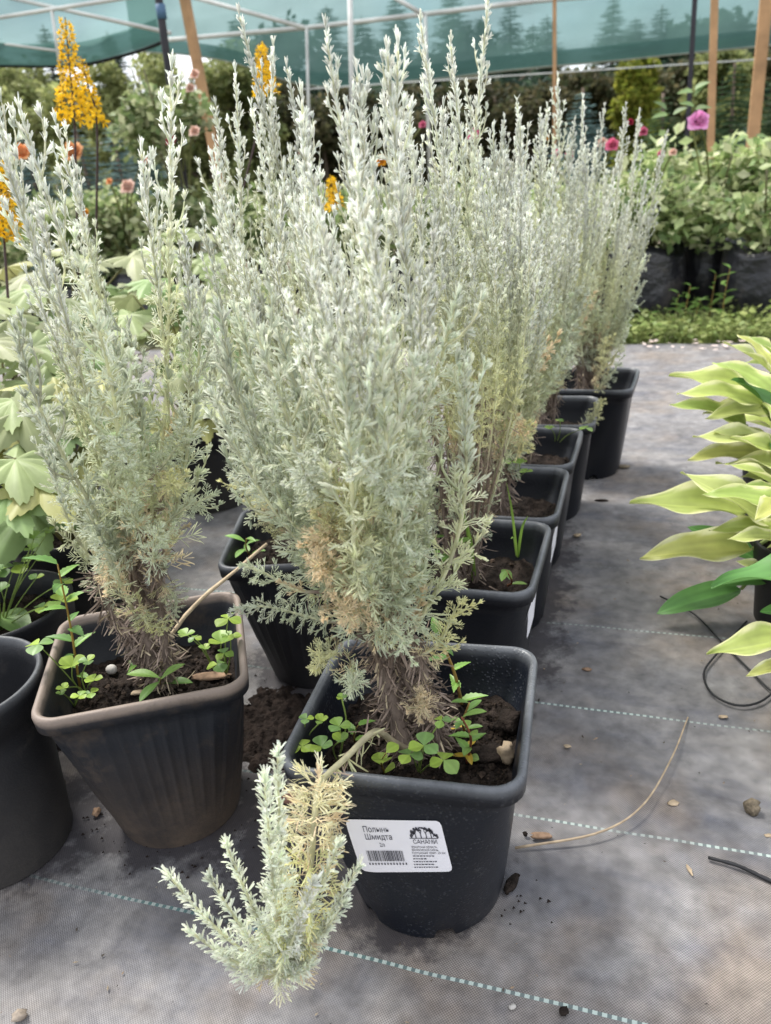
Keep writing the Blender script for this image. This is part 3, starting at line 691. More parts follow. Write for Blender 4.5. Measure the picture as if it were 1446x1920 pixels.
# --- front plant
w1, B1 = wormwood('tall silvery wormwood in the stickered pot, one stem drooping over the rim', (-0.022, 0.008), A([
    (620, 62, .03), (662, 150, .06), (722, 98, .05), (738, 110, .035), (700, 160, .07), (575, 195, .06), (600, 330, -.02), (655, 245, .02), (690, 300, -.04), (772, 325, .0), (800, 430, -.03),
    (835, 560, .0), (897, 705, .0), (545, 420, -.02), (560, 560, -.06), (610, 520, -.08), (690, 560, -.085), (740, 640, -.07), (770, 520, -.05), (530, 640, -.02), (520, 800, -.01),
    (640, 690, -.09), (815, 690, -.045), (625, 420, -.06), (715, 420, -.07)]), 11, 16, (-0.042, 0.0), (0.062, 0.07), 0.30, 0.42, nlow=0, lowz=(0.13, 0.2), low_r=0.08, crownh=0.13)
rr1 = random.Random(21)
woody_base(w1, [([(-0.004, -0.012, SZ-0.004), (-0.018, 0.0, SZ+0.03), (-0.026, 0.006, SZ+0.07), (-0.03, 0.008, SZ+0.13)], 0.0075, 0.005),
                ([(0.008, 0.002, SZ-0.004), (0.002, 0.006, SZ+0.03), (-0.012, 0.01, SZ+0.06), (-0.02, 0.01, SZ+0.12)], 0.005, 0.003),
                ([(0.016, -0.004, SZ-0.004), (0.012, 0.002, SZ+0.02), (0.006, 0.006, SZ+0.05), (-0.004, 0.01, SZ+0.09)], 0.004, 0.003),
                ([(-0.012, 0.012, SZ-0.004), (-0.026, 0.016, SZ+0.05), (-0.034, 0.016, SZ+0.1), (-0.036, 0.014, SZ+0.14)], 0.004, 0.003)], 5, 420)
for (a_, b_, pr, ix) in (((650, 1172, -.01), (440, 1158, -.02), LOWS, 0), ((600, 1110, -.02), (470, 1068, -.02), SPRIG, 0), ((690, 1100, -.02), (800, 1160, -.03), SPRIG, 0), ((700, 1190, -.01), (742, 1205, -.055), SPRIG, 1),
                         ((660, 1240, -.01), (678, 1295, -.05), SPRIG, 1), ((640, 1230, -.01), (600, 1225, -.03), SPRIG, 2), ((700, 1080, .0), (790, 985, .0), LOWS, 0), ((640, 1050, -.03), (600, 990, -.05), SPRIG, 3), ((640, 1080, -.03), (590, 1050, -.045), SPRIG, 3), ((640, 1020, -.03), (635, 930, -.06), SPRIG, 4),
                         ((770, 1300, .0), (795, 1335, -.02), SPRIG, 3), ((770, 1235, .0), (875, 1140, .01), SPRIG, 4), ((620, 1000, -.02), (535, 930, -.02), LOWS, 0), ((720, 1000, -.03), (770, 900, -.06), LOWS, 2), ((690, 960, -.04), (690, 850, -.09), LOWS, 3), ((640, 950, -.04), (580, 850, -.07), LOWS, 1), ((730, 960, -.03), (790, 870, -.03), LOWS, 2),
                         ((700, 1130, -.03), (690, 1080, -.07), SPRIG, 0), ((740, 1090, -.02), (770, 1040, -.05), SPRIG, 1), ((660, 1130, -.03), (650, 1160, -.06), SPRIG, 3)):
    put_shoot(w1, pr, at(*a_), at(*b_), rr1, name='sprig', idx=ix, smul=0.95)
# drooping stem over the front rim
def world_branch(parent, name, build):
    mb = MB(); rb_ = RB(); build(mb, rb_); rb_.flush(mb); off = np.array(parent.location)
    for v in mb.v: v -= off
    return mb.build(name, M['silver'], parent)
def droop(mb, rb_):
    rr = random.Random(77)
    P = [at(800, 1425, -0.005), at(740, 1392, -0.03), at(703, 1372, -0.045), at(650, 1420, -0.07), at(602, 1468, -0.095), at(590, 1530, -0.112), at(583, 1620, -0.122), at(560, 1720, -0.132), at(535, 1790, -0.140), at(520, 1830, -0.144)]
    S = spline(P, 46); n = len(S)
    cols = [np.array((0.36, 0.29, 0.20))*(1-min(1, i/18))+np.array((0.52, 0.50, 0.33))*min(1, i/18) for i in range(n)]
    tube(mb, S, list(np.linspace(0.0026, 0.0014, n)), 6, np.array(cols))
    for i in range(9, 19):       # withered bits where the stem crosses the rim
        for _ in range(4):
            a = rr.uniform(0, 6.28); d = np.array((math.cos(a), math.sin(a)*0.6-0.4, rr.uniform(-1.6, 0.3)))
            rb_.add(S[i], d, rr.uniform(0.007, 0.016), 0.0012, jit((YEL*0.8 if rr.random() < 0.5 else DEAD*1.5), rr), rr=rr, curl=rr.uniform(-.5, .5))
    for i in range(20, n):
        t = (i-20)/(n-21); dz = unit(S[min(i+1, n-1)]-S[i-1]); x, y, _ = frame(dz)
        c0 = np.array((0.74, 0.71, 0.50)) if t < 0.35 else (YEL*1.1 if t < 0.75 else SILV*0.6+YEL*0.45)
        for q in range(8 if t < 0.8 else 5):
            a = i*2.4+q*1.26; o = math.cos(a)*x+math.sin(a)*y
            pinnate(rb_, S[i], o-dz*rr.uniform(-0.1, 0.5), 0.020*rr.uniform(.8, 1.15), jit(c0 if rr.random() < 0.8 else TAN*0.9, rr, .08), rr)
    def side(a, b, depth_b, ln_c, c, fat=1.0):
        p0 = np.array(a); p1 = np.array(at(b[0], b[1], depth_b)); L = np.linalg.norm(p1-p0)
        m1 = p0+(p1-p0)*0.4+np.array((0, -0.004, -0.010*ln_c)); pts = bez(p0, p0+(m1-p0)*0.7, m1+(p1-m1)*0.4, p1, 14)
        tube(mb, pts, list(np.linspace(0.0013, 0.0006, 14)), 5, STEM*0.9, cap=False)
        nn = int(L/0.0048); Q = spline(pts, nn+1)
        for i in range(2, nn+1):
            dz = unit(Q[i]-Q[i-1]); x, y, _ = frame(dz); u = i/nn
            for q in (0, 1, 2):
                a_ = i*2.4+q*2.09; o = math.cos(a_)*x+math.sin(a_)*y
                if u < 0.5: pinnate(rb_, Q[i], o+dz*0.9, 0.013*fat*rr.uniform(.8, 1.1), c, rr)
                else: tuft(rb_, Q[i], dz+o*0.62, 0.0095*fat*(1.1-0.3*u), 4, c, rr, 0.3, w=0.0016)
            if 0.35 < u < 0.8 and i % 4 == 0 and fat > 1: branchlet(mb, rb_, Q[i], dz+unit(np.cross(dz, (0, -1, 0)))*rr.choice((-.5, .5)), 0.02, c, rr, 0.009, up=0.2)
        tuft(rb_, Q[-1], unit(Q[-1]-Q[-2]), 0.011*fat, 9, c, rr, 0.25, w=0.0018)
    sv = SILV*0.55+BLUE*0.5
    side(S[42], (497, 1470), -0.150, 1.0, sv, 1.15); side(S[40], (521, 1420), -0.138, 0.6, sv, 0.9); side(S[43], (322, 1648), -0.165, 2.0, sv*1.02, 0.95)
    side(S[43], (400, 1655), -0.158, 1.0, sv, 0.95); side(S[41], (428, 1592), -0.150, 1.0, sv, 0.9); side(S[44], (365, 1752), -0.165, 1.2, sv, 0.95); side(S[45], (420, 1800), -0.158, 0.6, SILV*.8, 0.95)
    side(S[42], (666, 1635), -0.128, 2.0, sv, 0.95); side(S[41], (632, 1590), -0.128, 0.8, sv, 0.9); side(S[43], (585, 1660), -0.148, 0.6, SILV*.9, 0.95); side(S[44], (640, 1700), -0.135, 1.2, sv, 0.9); side(S[45], (580, 1810), -0.15, 0.3, sv, 0.9)
world_branch(w1, 'drooping_branch', droop)

# --- left plant
wL, BL_ = wormwood('airy silvery wormwood fanning out of the muddy ribbed pot', (PL[0], PL[1]+0.008), A([
    (310, 130, .07), (268, 290, .06), (62, 215, .03), (95, 235, .05), (30, 290, .0), (4, 170, .02), (140, 315, .06), (40, 520, -.02), (60, 620, -.03), (345, 420, .08), (90, 400, -.03), (355, 575, .07), (120, 840, -.02), (150, 560, -.03), (225, 620, .02)]),
    12, 2, (-0.012, 0.0), (0.07, 0.06), 0.26, 0.36, nlow=0, lowz=(0.14, 0.2), low_r=0.085, crownh=0.14)
woody_base(wL, [([(PL[0]+0.0, PL[1]+0.004, SZ-0.004), (PL[0]-0.002, PL[1]+0.006, SZ+0.04), (PL[0]+0.001, PL[1]+0.008, SZ+0.09), (PL[0]-0.004, PL[1]+0.01, SZ+0.15)], 0.006, 0.004),
                ([(PL[0]+0.01, PL[1]+0.008, SZ-0.004), (PL[0]+0.012, PL[1]+0.008, SZ+0.04), (PL[0]+0.017, PL[1]+0.01, SZ+0.1), (PL[0]+0.020, PL[1]+0.012, SZ+0.17)], 0.004, 0.003),
                ([(PL[0]-0.008, PL[1]+0.01, SZ-0.004), (PL[0]-0.013, PL[1]+0.004, SZ+0.04), (PL[0]-0.024, PL[1], SZ+0.07), (PL[0]-0.034, PL[1], SZ+0.11)], 0.0035, 0.002)], 6, 420)
rrL = random.Random(31)
for (a_, b_, pr, ix) in (((290, 1000, .02), (388, 915, .03), SPRIG, 0), ((230, 1050, .01), (140, 905, .0), LOWS, 0), ((300, 1090, .02), (338, 1150, .02), SPRIG, 1), ((270, 1030, .01), (180, 1010, .0), SPRIG, 0), ((300, 940, .02), (320, 890, .0), SPRIG, 4), ((260, 1000, .0), (225, 930, -.03), SPRIG, 0), ((280, 1060, .0), (285, 1000, -.03), SPRIG, 0), ((250, 930, .0), (200, 830, -.03), LOWS, 1), ((280, 900, .0), (330, 760, .02), LOWS, 0), ((200, 1050, 0), (205, 1095, 0), SPRIG, 3), ((275, 1130, .01), (300, 1180, .0), SPRIG, 2)):
    put_shoot(wL, pr, at(*a_), at(*b_), rrL, name='sprig', idx=ix, smul=0.95)
mb = MB(); S = spline([gp(282, 1262, SZ), at(318, 1195, 0.05), at(370, 1130, 0.085), at(430, 1080, 0.13), at(500, 1020, 0.185)], 16)
tube(mb, S, list(np.linspace(0.0022, 0.0016, 16)), 6, (0.50, 0.40, 0.27), jitter=0.2)
for v in mb.v: v -= np.array(wL.location)
mb.build('bare_stem', M['bark'], wL)

# --- plant in the pot beside the row
wM, BM = wormwood('bushy silvery wormwood in the ribbed pot beside the row', (PM[0], PM[1]), A([
    (458, 30, .28), (430, 140, .26), (545, 128, .3), (402, 200, .26), (385, 430, .25), (372, 545, .23), (505, 90, .31), (480, 205, .24), (420, 330, .22), (575, 200, .3), (440, 480, .2), (390, 690, .22), (470, 560, .18), (520, 330, .2), (500, 480, .17), (415, 850, .22), (430, 740, .18), (560, 340, .22)]),
    13, 18, (-0.01, 0.0), (0.09, 0.09), 0.32, 0.44, nlow=10, lowz=(0.13, 0.24), low_r=0.10)
woody_base(wM, [([(PM[0], PM[1], SZ), (PM[0]-0.004, PM[1], SZ+0.06), (PM[0]-0.006, PM[1]+0.004, SZ+0.12)], 0.006, 0.004), ([(PM[0]+0.012, PM[1], SZ), (PM[0]+0.016, PM[1], SZ+0.06), (PM[0]+0.02, PM[1]+0.004, SZ+0.12)], 0.004, 0.003)], 8, 300)

# --- the row
rows = [
 ('silvery wormwood with bare brown stems in the grassy pot behind the stickered one', A([(795, 50, .27), (850, 88, .26), (828, 205, .22), (768, 195, .28), (898, 300, .24), (880, 470, .2), (900, 420, .28), (845, 320, .18), (790, 300, .2), (925, 560, .27), (870, 610, .2)]), 14, 28, (0.002, 0.0), (0.085, 0.08), 0.33, 0.45, 0),
 ('wormwood with one spire taller than its neighbours, in the third row pot', A([(905, -8, .42), (940, 250, .40), (880, 200, .42), (960, 300, .38), (985, 420, .36), (1005, 560, .38)]), 15, 30, (0.0, 0.0), (0.085, 0.08), 0.33, 0.44, 2),
 ('silvery wormwood with yellowed lower leaves in the fourth row pot', A([(972, 195, .57), (1008, 215, .56), (940, 228, .58), (1040, 330, .55), (1050, 480, .53)]), 16, 30, (0.0, 0.0), (0.09, 0.08), 0.33, 0.43, 3),
 ('silvery wormwood in the second to last pot of the row', A([(1055, 148, .74), (1098, 190, .75), (1028, 205, .73), (1075, 230, .72), (1105, 360, .70)]), 17, 30, (0.01, 0.0), (0.10, 0.08), 0.33, 0.43, 4),
 ('wormwood leaning outward in the last pot of the row', A([(1130, 205, .95), (1166, 202, .96), (1200, 215, .94), (1252, 255, .95), (1218, 330, .93), (1190, 500, .9), (1236, 390, .92), (1180, 620, .88), (1172, 400, .9), (1150, 300, .88)]), 18, 29, (0.01, 0.0), (0.10, 0.09), 0.30, 0.42, 5)]
for (lab, tips, seed, nf, lean, rad, h0, h1, k), p in zip(rows, ROW):
    o, B = wormwood(lab, (p[0], p[1]), tips, seed, nf, lean, rad, h0, h1, nlow=(0 if k == 0 else 6), bare=(1.0 if k == 0 else 0.45), lowz=((0.16, 0.26) if k == 0 else (0.14, 0.24)), low_r=0.09, crownh=(0.03 if k == 0 else 0.06))
    rq = random.Random(seed); pl = []
    for j in range(6):
        a = rq.uniform(0, 6.28); d = np.array((math.cos(a), math.sin(a), 0)); b = B+d*0.014
        pl.append(([b+np.array((0, 0, -0.004)), b+d*0.003+np.array((0, 0, 0.05)), b+d*0.008+np.array((0, 0, 0.12)), b+d*0.016+np.array((0, 0, 0.19))], rq.uniform(0.002, 0.0035), 0.0015))
    woody_base(o, pl, seed, 110)
# yellowing sprigs on the row
for i, (a_, b_, q) in enumerate((((1110, 720, .86), (1140, 640, .84), 4), ((1110, 740, .86), (1165, 690, .84), 1), ((950, 830, .36), (975, 790, .33), 3), ((960, 850, .36), (1000, 800, .34), 4), ((1080, 800, .7), (1130, 760, .68), 2))):
    par = [o for o in COL.objects if o.name.startswith('wormwood_plant')][[7, 7, 4, 4, 6][i]]
    put_shoot(par, SPRIG, at(*a_), at(*b_), rr1, name='sprig', idx=q, smul=1.0)

# ------------------------------------------------------------------ leaf blades and small plants
def blade_mesh(name, L, W, prof, fold=0.15, arch=0.25, wave=0.0, serr=0.0, nu=12, nv=4, cin=(0.2, 0.3, 0.08), cedge=None, seed=0, mat='leaf', vein=0.12, edgew=0.72):
    """leaf along +X, upper side +Z; prof(t) -> half width factor"""
    rr = random.Random(seed); mb = MB(); vs = []; cs = []; ph = rr.uniform(0, 6.28)
    for i in range(nu+1):
        t = i/nu; hw = W*0.5*max(prof(t), 0.012)
        if serr and 0 < i < nu: hw *= 1+serr*(1 if i % 2 else -1)
        for j in range(-nv, nv+1):
            s = j/nv; x = t*L+(serr*0.3*L/nu if abs(j) == nv and serr else 0)
            y = s*hw; z = (0.02*W*math.sin(math.pi*t)*(j % 2) if mat == 'hosta' else 0)+abs(s)*hw*fold*2-arch*L*t*t+wave*W*abs(s)**1.5*math.sin(t*11+ph+(1.3 if s > 0 else 0))
            vs.append((x, y, z)); c = np.array(cin)
            if cedge is not None:
                wgt = min(1, max(0, (abs(s)-edgew-0.12*math.sin(t*17+ph+s))/0.18)); c = c*(1-wgt)+np.array(cedge)*wgt
            if j == 0: c = c*(1+vein)
            cs.append(c*(1+0.06*math.sin(j*2.1+i*0.4)+((0.10 if j % 2 else -0.06) if mat == 'hosta' else 0)))
    m = 2*nv+1
    fs = [(i*m+j, (i+1)*m+j, (i+1)*m+j+1, i*m+j+1) for i in range(nu) for j in range(m-1)]
    mb.add(vs, fs, np.array(cs)); return mb.mesh(name, M[mat])
def put_leaf(parent, me, pos, d, up=(0, 0, 1), s=1.0, name='leaf'):
    x = unit(d); y = np.cross(np.asarray(up, float), x)
    if np.linalg.norm(y) < 1e-4: y = np.array((0, 1.0, 0))
    y = unit(y); z = np.cross(x, y); l = Vector(pos)-parent.location
    return link(name, me, parent, mat4=Matrix(((x[0]*s, y[0]*s, z[0]*s, l[0]), (x[1]*s, y[1]*s, z[1]*s, l[1]), (x[2]*s, y[2]*s, z[2]*s, l[2]), (0, 0, 0, 1))))
def stem(parent, pts, r0, r1, col, name='stem', n=10, mat='leaf', sides=6):
    mb = MB(); S = [np.array(p)-np.array(parent.location) for p in spline(pts, n)]
    tube(mb, S, list(np.linspace(r0, r1, n)), sides, col); return mb.build(name, M[mat], parent)
oval = lambda t: math.sin(math.pi*min(1, t**0.8))**0.7
obov = lambda t: math.sin(math.pi*min(1, t**1.35))**0.75
ovate = lambda t: math.sin(math.pi*t**0.62)**0.9
lanc = lambda t: (math.sin(math.pi*t**0.72)**0.85)*(1 if t < 0.6 else 1-0.25*(t-0.6))
FG = (0.20, 0.33, 0.065); FG2 = (0.14, 0.27, 0.07)
ROUND = [blade_mesh('leaf', 0.0125, 0.0135, obov, 0.1, 0.15, cin=c, seed=i, nu=8, nv=3) for i, c in enumerate(((0.30, 0.42, 0.07), (0.23, 0.36, 0.08), (0.17, 0.29, 0.09)))]
TOOTH = [blade_mesh('leaf', 0.02, 0.0085, ovate, 0.2, 0.2, serr=0.10, cin=c, seed=i, nu=12, nv=3) for i, c in enumerate(((0.18, 0.33, 0.07), (0.12, 0.25, 0.06)))]
SPOON = [blade_mesh('leaf', 0.024, 0.009, obov, 0.15, 0.3, cin=c, seed=i, nu=10, nv=3) for i, c in enumerate(((0.22, 0.36, 0.09), (0.18, 0.33, 0.08)))]
YLEAF = blade_mesh('leaf', 0.012, 0.005, oval, 0.1, 0.1, cin=(0.55, 0.38, 0.05), nu=8, nv=2)
def clover(label, base, heads, group=None, idx=0, sz=1.0, seed=0):
    """heads: list of leaf positions; each head carries three rounded leaflets"""
    rr = random.Random(seed); o = root('clover_plant', label, 'weed', base, group)
    for h in heads:
        h = Vector(h); b = Vector(base); mid = (b+h)/2+Vector((rr.uniform(-.004, .004), rr.uniform(-.004, .004), 0.004))
        stem(o, [b, mid, h], 0.0006, 0.0005, (0.25, 0.34, 0.09))
        a0 = rr.uniform(0, 6.28); s = 0.84*sz*rr.uniform(0.5, 1.2); tl = rr.uniform(-0.25, 0.55)
        for k in range(3):
            a = a0+k*2.094; put_leaf(o, ROUND[(idx+rr.choice((0, 0, 1, 2))) % 3], h, (math.cos(a), math.sin(a), tl+rr.uniform(-0.15, 0.25)), s=s*rr.uniform(.85, 1.1))
    return o
def sprout(label, base, top, n, meshes, scol=(0.34, 0.22, 0.07), s0=1.0, s1=0.7, seed=0, r=0.0012, yellow=0, whorl=1, lift=0.5):
    """upright weed: leaves spiralling up a stem"""
    rr = random.Random(seed); o = root('weed_seedling', label, 'weed', base)
    b = np.array(base, float); tp = np.array(top, float); mid = (b+tp)/2+np.array((rr.uniform(-.006, .006), rr.uniform(-.006, .006), 0))
    S = spline([b, mid, tp], 20); stem(o, [b, mid, tp], r, r*0.5, scol)
    for i in range(n):
        q = 0.12+0.88*i/(max(1, n-1)); p = S[min(19, int(q*19))]
        for w_ in range(whorl):
            a = i*2.4+w_*math.pi+rr.uniform(-.3, .3); put_leaf(o, meshes[rr.randrange(len(meshes))], p, (math.cos(a), math.sin(a), rr.uniform(0.1, lift+0.3)), s=(s0+(s1-s0)*q)*rr.uniform(0.8, 1.2))
    for i in range(yellow):
        a = rr.uniform(0, 6.28); put_leaf(o, YLEAF, b+np.array((0, 0, 0.006+0.004*i)), (math.cos(a), math.sin(a), -0.1), s=1.0)
    return o
def G(px, py): return gp(px, py, SZ)
# stickered pot
clover('small clover seedling near the left front corner of the stickered pot', G(577, 1428), [at(575, 1348, -.045), at(603, 1352, -.04), at(566, 1400, -.055), at(603, 1400, -.052)], seed=1, sz=0.85)
clover('long-stalked clover between the corner seedling and the drooping stem', G(634, 1432), [at(641, 1308, -.05), at(636, 1362, -.05), at(640, 1388, -.05)], seed=2, idx=1, sz=0.75)
sprout('bright two-leaved sprout at the front rim of the stickered pot', G(722, 1450), at(724, 1412, -.062), 4, [ROUND[0]], seed=3, s0=1.0, s1=0.9, r=0.0008, lift=1.0)
clover('round-leaved clover on a long pale stalk in the stickered pot', G(786, 1452), [at(828, 1350, -.04), at(768, 1415, -.058), at(795, 1398, -.05), at(832, 1425, -.05)], seed=4, idx=1, sz=0.98)
sprout('toothed weed with an orange stem rising beside the wormwood in the stickered pot', G(868, 1330), at(822, 1190, .015), 7, TOOTH, seed=5, s0=1.0, s1=0.75, r=0.0016, lift=0.3)
sprout('red-stemmed leafy seedling near the right wall of the stickered pot', G(876, 1430), at(866, 1345, -.03), 9, [SPOON[0], ROUND[1], TOOTH[0]], seed=6, s0=0.75, s1=0.6, scol=(0.30, 0.10, 0.06), yellow=3, lift=0.6)
sprout('pair of slim green leaves behind the red-stemmed seedling', G(872, 1372), at(880, 1318, -.01), 5, [SPOON[1]], seed=7, s0=0.7, s1=0.6, yellow=1)
sprout('slim-leaved seedling at the foot of the drooping stem', G(665, 1392), at(672, 1360, -.04), 4, TOOTH, seed=71, s0=0.7, s1=0.6, r=0.0008)
# muddy pot
sprout('tall toothed weed with a yellow stem leaning over the left rim of the muddy pot', G(150, 1290), at(108, 1058, .01), 13, TOOTH, seed=8, s0=0.9, s1=1.1, scol=(0.36, 0.24, 0.06), lift=0.6)
clover('clump of bright clover at the left corner of the muddy pot', G(165, 1310), [at(72, 1208, -.02), at(135, 1250, -.01), at(165, 1240, -.01), at(120, 1290, -.03), at(175, 1275, -.02)], seed=9, idx=0, sz=1.15)
clover('pale low clover below the clump in the muddy pot', G(140, 1325), [at(115, 1300, -.03), at(150, 1305, -.035), at(170, 1300, -.03)], seed=10, idx=0, sz=0.7)
sprout('spoon-leaved seedling at the front rim of the muddy pot', G(300, 1285), at(302, 1272, -.01), 5, SPOON, seed=11, s0=1.0, s1=1.0, r=0.0008, lift=0.3)
clover('shaded clover leaning from the right wall of the muddy pot', G(405, 1262), [at(365, 1195, .045), at(385, 1215, .04), at(350, 1190, .05)], seed=12, idx=1, sz=1.0)
clover('clover with crowded stalks in the right corner of the muddy pot', G(425, 1268), [at(428, 1160, .045), at(415, 1205, .04), at(432, 1195, .045), at(420, 1225, .035), at(408, 1245, .03)], seed=13, idx=0, sz=1.0)
sprout('tiny seedling at the foot of the muddy pot wormwood', G(258, 1262), at(256, 1248, .0), 3, TOOTH, seed=14, s0=0.6, s1=0.5, r=0.0006)
# grassy pot
def grass_tuft(label, base, tips, wid=0.0028, seed=0):
    o = root('grass_tuft', label, 'grass', base)
    for k, tp in enumerate(tips):
        b = np.array(base, float); tp = np.array(tp); mid = (b+tp)/2+np.array((0, 0, 0.012)); S = spline([b, mid, tp], 10); sd = unit(np.cross(tp-b, (0.3, 1, 0.1)))
        mb = MB(); vs = []
        for i, p in enumerate(S):
            q = wid*(1-(i/9)**2)*0.5+0.0002; vs += [p-sd*q, p+np.array((0, -0.0006, 0)), p+sd*q]
        mb.add(np.array(vs)-np.array(o.location), [(3*i+j, 3*i+j+1, 3*i+j+4, 3*i+j+3) for i in range(9) for j in (0, 1)], (0.26, 0.42, 0.08)); mb.build('blade', M['leaf'], o)
    return o
grass_tuft('broad grass blade standing in the grassy pot', gp(890, 1092, SZ), [at(866, 945, .19), at(878, 985, .19)], 0.005)
grass_tuft('fine grass tuft near the right wall of the grassy pot', gp(970, 1048, SZ), [at(950, 905, .22), at(990, 968, .22), at(958, 1010, .2)], 0.003)
grass_tuft('tall grass blades among the stems of the third row pot', gp(905, 945, SZ), [at(884, 780, .36), at(900, 800, .36)], 0.004)
sprout('two-leaved seedling on a red stalk in the grassy pot', gp(952, 1098, SZ), at(950, 1070, .19), 3, [SPOON[0]], seed=15, s0=0.8, s1=0.8, scol=(0.35, 0.15, 0.08), lift=0.1)
sprout('seedling pair beside the bare stems in the grassy pot', gp(835, 1065, SZ), at(848, 1028, .2), 4, [SPOON[0], TOOTH[0]], seed=16, s0=1.0, s1=0.9, lift=0.1)
sprout('leafy seedling at the back of the grassy pot', gp(800, 1040, SZ), at(806, 1012, .22), 4, [SPOON[1]], seed=17, s0=0.8, s1=0.8, lift=0.2)
sprout('soft weed growing in the ribbed pot beside the row', gp(470, 1045, SZ+.01), at(462, 1010, .2), 6, [SPOON[1], TOOTH[0]], seed=18, s0=0.9, s1=0.8)
clover('small round weeds at the front of the third row pot', gp(965, 905, SZ), [at(950, 865, .34), at(975, 870, .34), at(985, 885, .34)], seed=19, idx=1, sz=0.8)
clover('small round weeds on the soil of the fourth row pot', gp(1040, 840, SZ), [at(1030, 800, .52), at(1050, 790, .52), at(1098, 802, .5)], seed=20, idx=1, sz=0.9)

# pebble, leaf litter and clods in the pots --------------------------------
def lump(name, label, cat, pos, size, mat, seed=0, flat=0.7, rough=0.35, group=None, rot=0.0):
    rr = random.Random(seed); mb = MB(); n, m = 12, 8; vs = []
    for i in range(m+1):
        ph = math.pi*i/m
        for j in range(n):
            th = 2*math.pi*j/n; d = np.array((math.sin(ph)*math.cos(th), math.sin(ph)*math.sin(th), math.cos(ph)))
            k = 1+rough*(0.5 if mat is M['stone'] else 1)*fbm(d[0]*1.1+seed*3.1, d[1]*1.6, d[2]*1.6, 4); vs.append(d*k*np.array((size[0], size[1], size[2]))*0.5)
    mb.add(vs, [(i*n+j, (i+1)*n+j, (i+1)*n+(j+1) % n, i*n+(j+1) % n) for i in range(m) for j in range(n)])
    o = mb.build(name, mat, None, loc=Vector(pos)+Vector((0, 0, size[2]*0.42))); o.rotation_euler.z = rot; return tag(o, label, cat, group)
lump('pebble', 'smooth white pebble on the soil of the muddy pot', 'pebble', G(211, 1262), (0.0105, 0.009, 0.009), M['stone'], 1, rough=0.08)
lump('bark_chip', 'flat reddish bark flake in the right corner of the muddy pot', 'bark', gp(398, 1270, SZ+.003), (0.034, 0.011, 0.004), M['tan'], 2, rot=0.25)
lump('bark_chip', 'small pale flake near the front rim of the muddy pot', 'bark', gp(262, 1300, SZ+.002), (0.014, 0.006, 0.003), M['drystem'], 3, rot=0.4)
lump('mushroom_clod', 'crusty tan clod near the right front corner of the stickered pot', 'clod', gp(950, 1425, SZ+.001), (0.012, 0.012, 0.014), M['drystem'], 4, rough=0.7)
lump('soil_clod', 'dark flat clod beside the crusty tan one in the stickered pot', 'clod', gp(915, 1422, SZ), (0.022, 0.018, 0.008), M['soil'], 5, rough=0.6)
lump('soil_clod', 'rounded dark clod at the right wall of the stickered pot', 'clod', gp(955, 1365, SZ), (0.018, 0.02, 0.013), M['soil'], 6, rough=0.7)

# things on the fabric ------------------------------------------------------
deb = [('clod', (1408, 1522), (0.013, 0.012, 0.012), 'clod', 'dry crumbly clod alone on the fabric', 0), ('tan', (1016, 1570), (0.017, 0.006, 0.004), 'bark', 'reddish bark piece beside the bent straw', 0.25), ('soil', (985, 1566), (0.004, 0.004, 0.004), 'clod', 'black crumb next to the reddish bark piece', 0),
       ('tan', (1101, 1257), (0.010, 0.0035, 0.004), 'stick', 'short grey stick lying behind the stickered pot', -0.1), ('drystem', (1262, 1506), (0.009, 0.007, 0.0015), 'dry leaf', 'small orange leaf scrap on the dashed thread', 0.3), ('drystem', (1064, 1400), (0.007, 0.005, 0.0015), 'dry leaf', 'tan leaf scrap behind the bent straw', 0.3),
       ('drystem', (1293, 1632), (0.003, 0.010, 0.0015), 'chip', 'pale thin chip near the black twig', 0.4), ('stone', (961, 1890), (0.005, 0.0035, 0.003), 'pebble', 'tiny white grain on the bare fabric', 0.5), ('soil', (1057, 1900), (0.006, 0.006, 0.005), 'clod', 'black soil crumb beside the tiny white grain', 0),
       ('beige', (38, 1908), (0.010, 0.0075, 0.006), 'pebble', 'beige pebble alone on the fabric', 0.2), ('clod', (112, 1468), (0.011, 0.008, 0.004), 'clod', 'dark crumb between the round pot and the muddy pot', 0), ('soil', (82, 1512), (0.022, 0.016, 0.007), 'clod', 'damp soil lump against the round grey pot', 0.3),
       ('tan', (182, 1526), (0.007, 0.010, 0.006), 'bark', 'brown chip at the foot of the muddy pot', 0.4), ('brick', (548, 1500), (0.020, 0.016, 0.012), 'brick', 'broken reddish brick shard wedged beside the stickered pot', 0.5), ('soil', (960, 1660), (0.008, 0.022, 0.005), 'clod', 'soil crumbs at the right foot of the stickered pot', -0.3),
       ('clod', (1168, 876), (0.024, 0.014, 0.004), 'dry leaf', 'curled brown leaf in front of the last row pot', 0.1), ('soil', (1128, 940), (0.020, 0.006, 0.004), 'twig', 'dark twig bit on the fabric beside the row', 0.1), ('drystem', (1083, 1005), (0.012, 0.008, 0.004), 'dry leaf', 'tan dry leaf at the foot of the third row pot', 0.6),
       ('drystem', (1355, 1345), (0.009, 0.005, 0.002), 'dry leaf', 'faded leaf scrap by the tube loop', 0.3), ('drystem', (1440, 1568), (0.006, 0.004, 0.002), 'dry leaf', 'orange scrap at the end of the dashed thread', 0.2)]
for i, (mt, p, s, cat, lab, rz) in enumerate(deb):
    lump(cat.replace(' ', '_')+'_piece', lab, cat, gp(*p), s, M[mt], 20+i, rough=0.5, rot=rz)
mb = MB(); rr = random.Random(5)
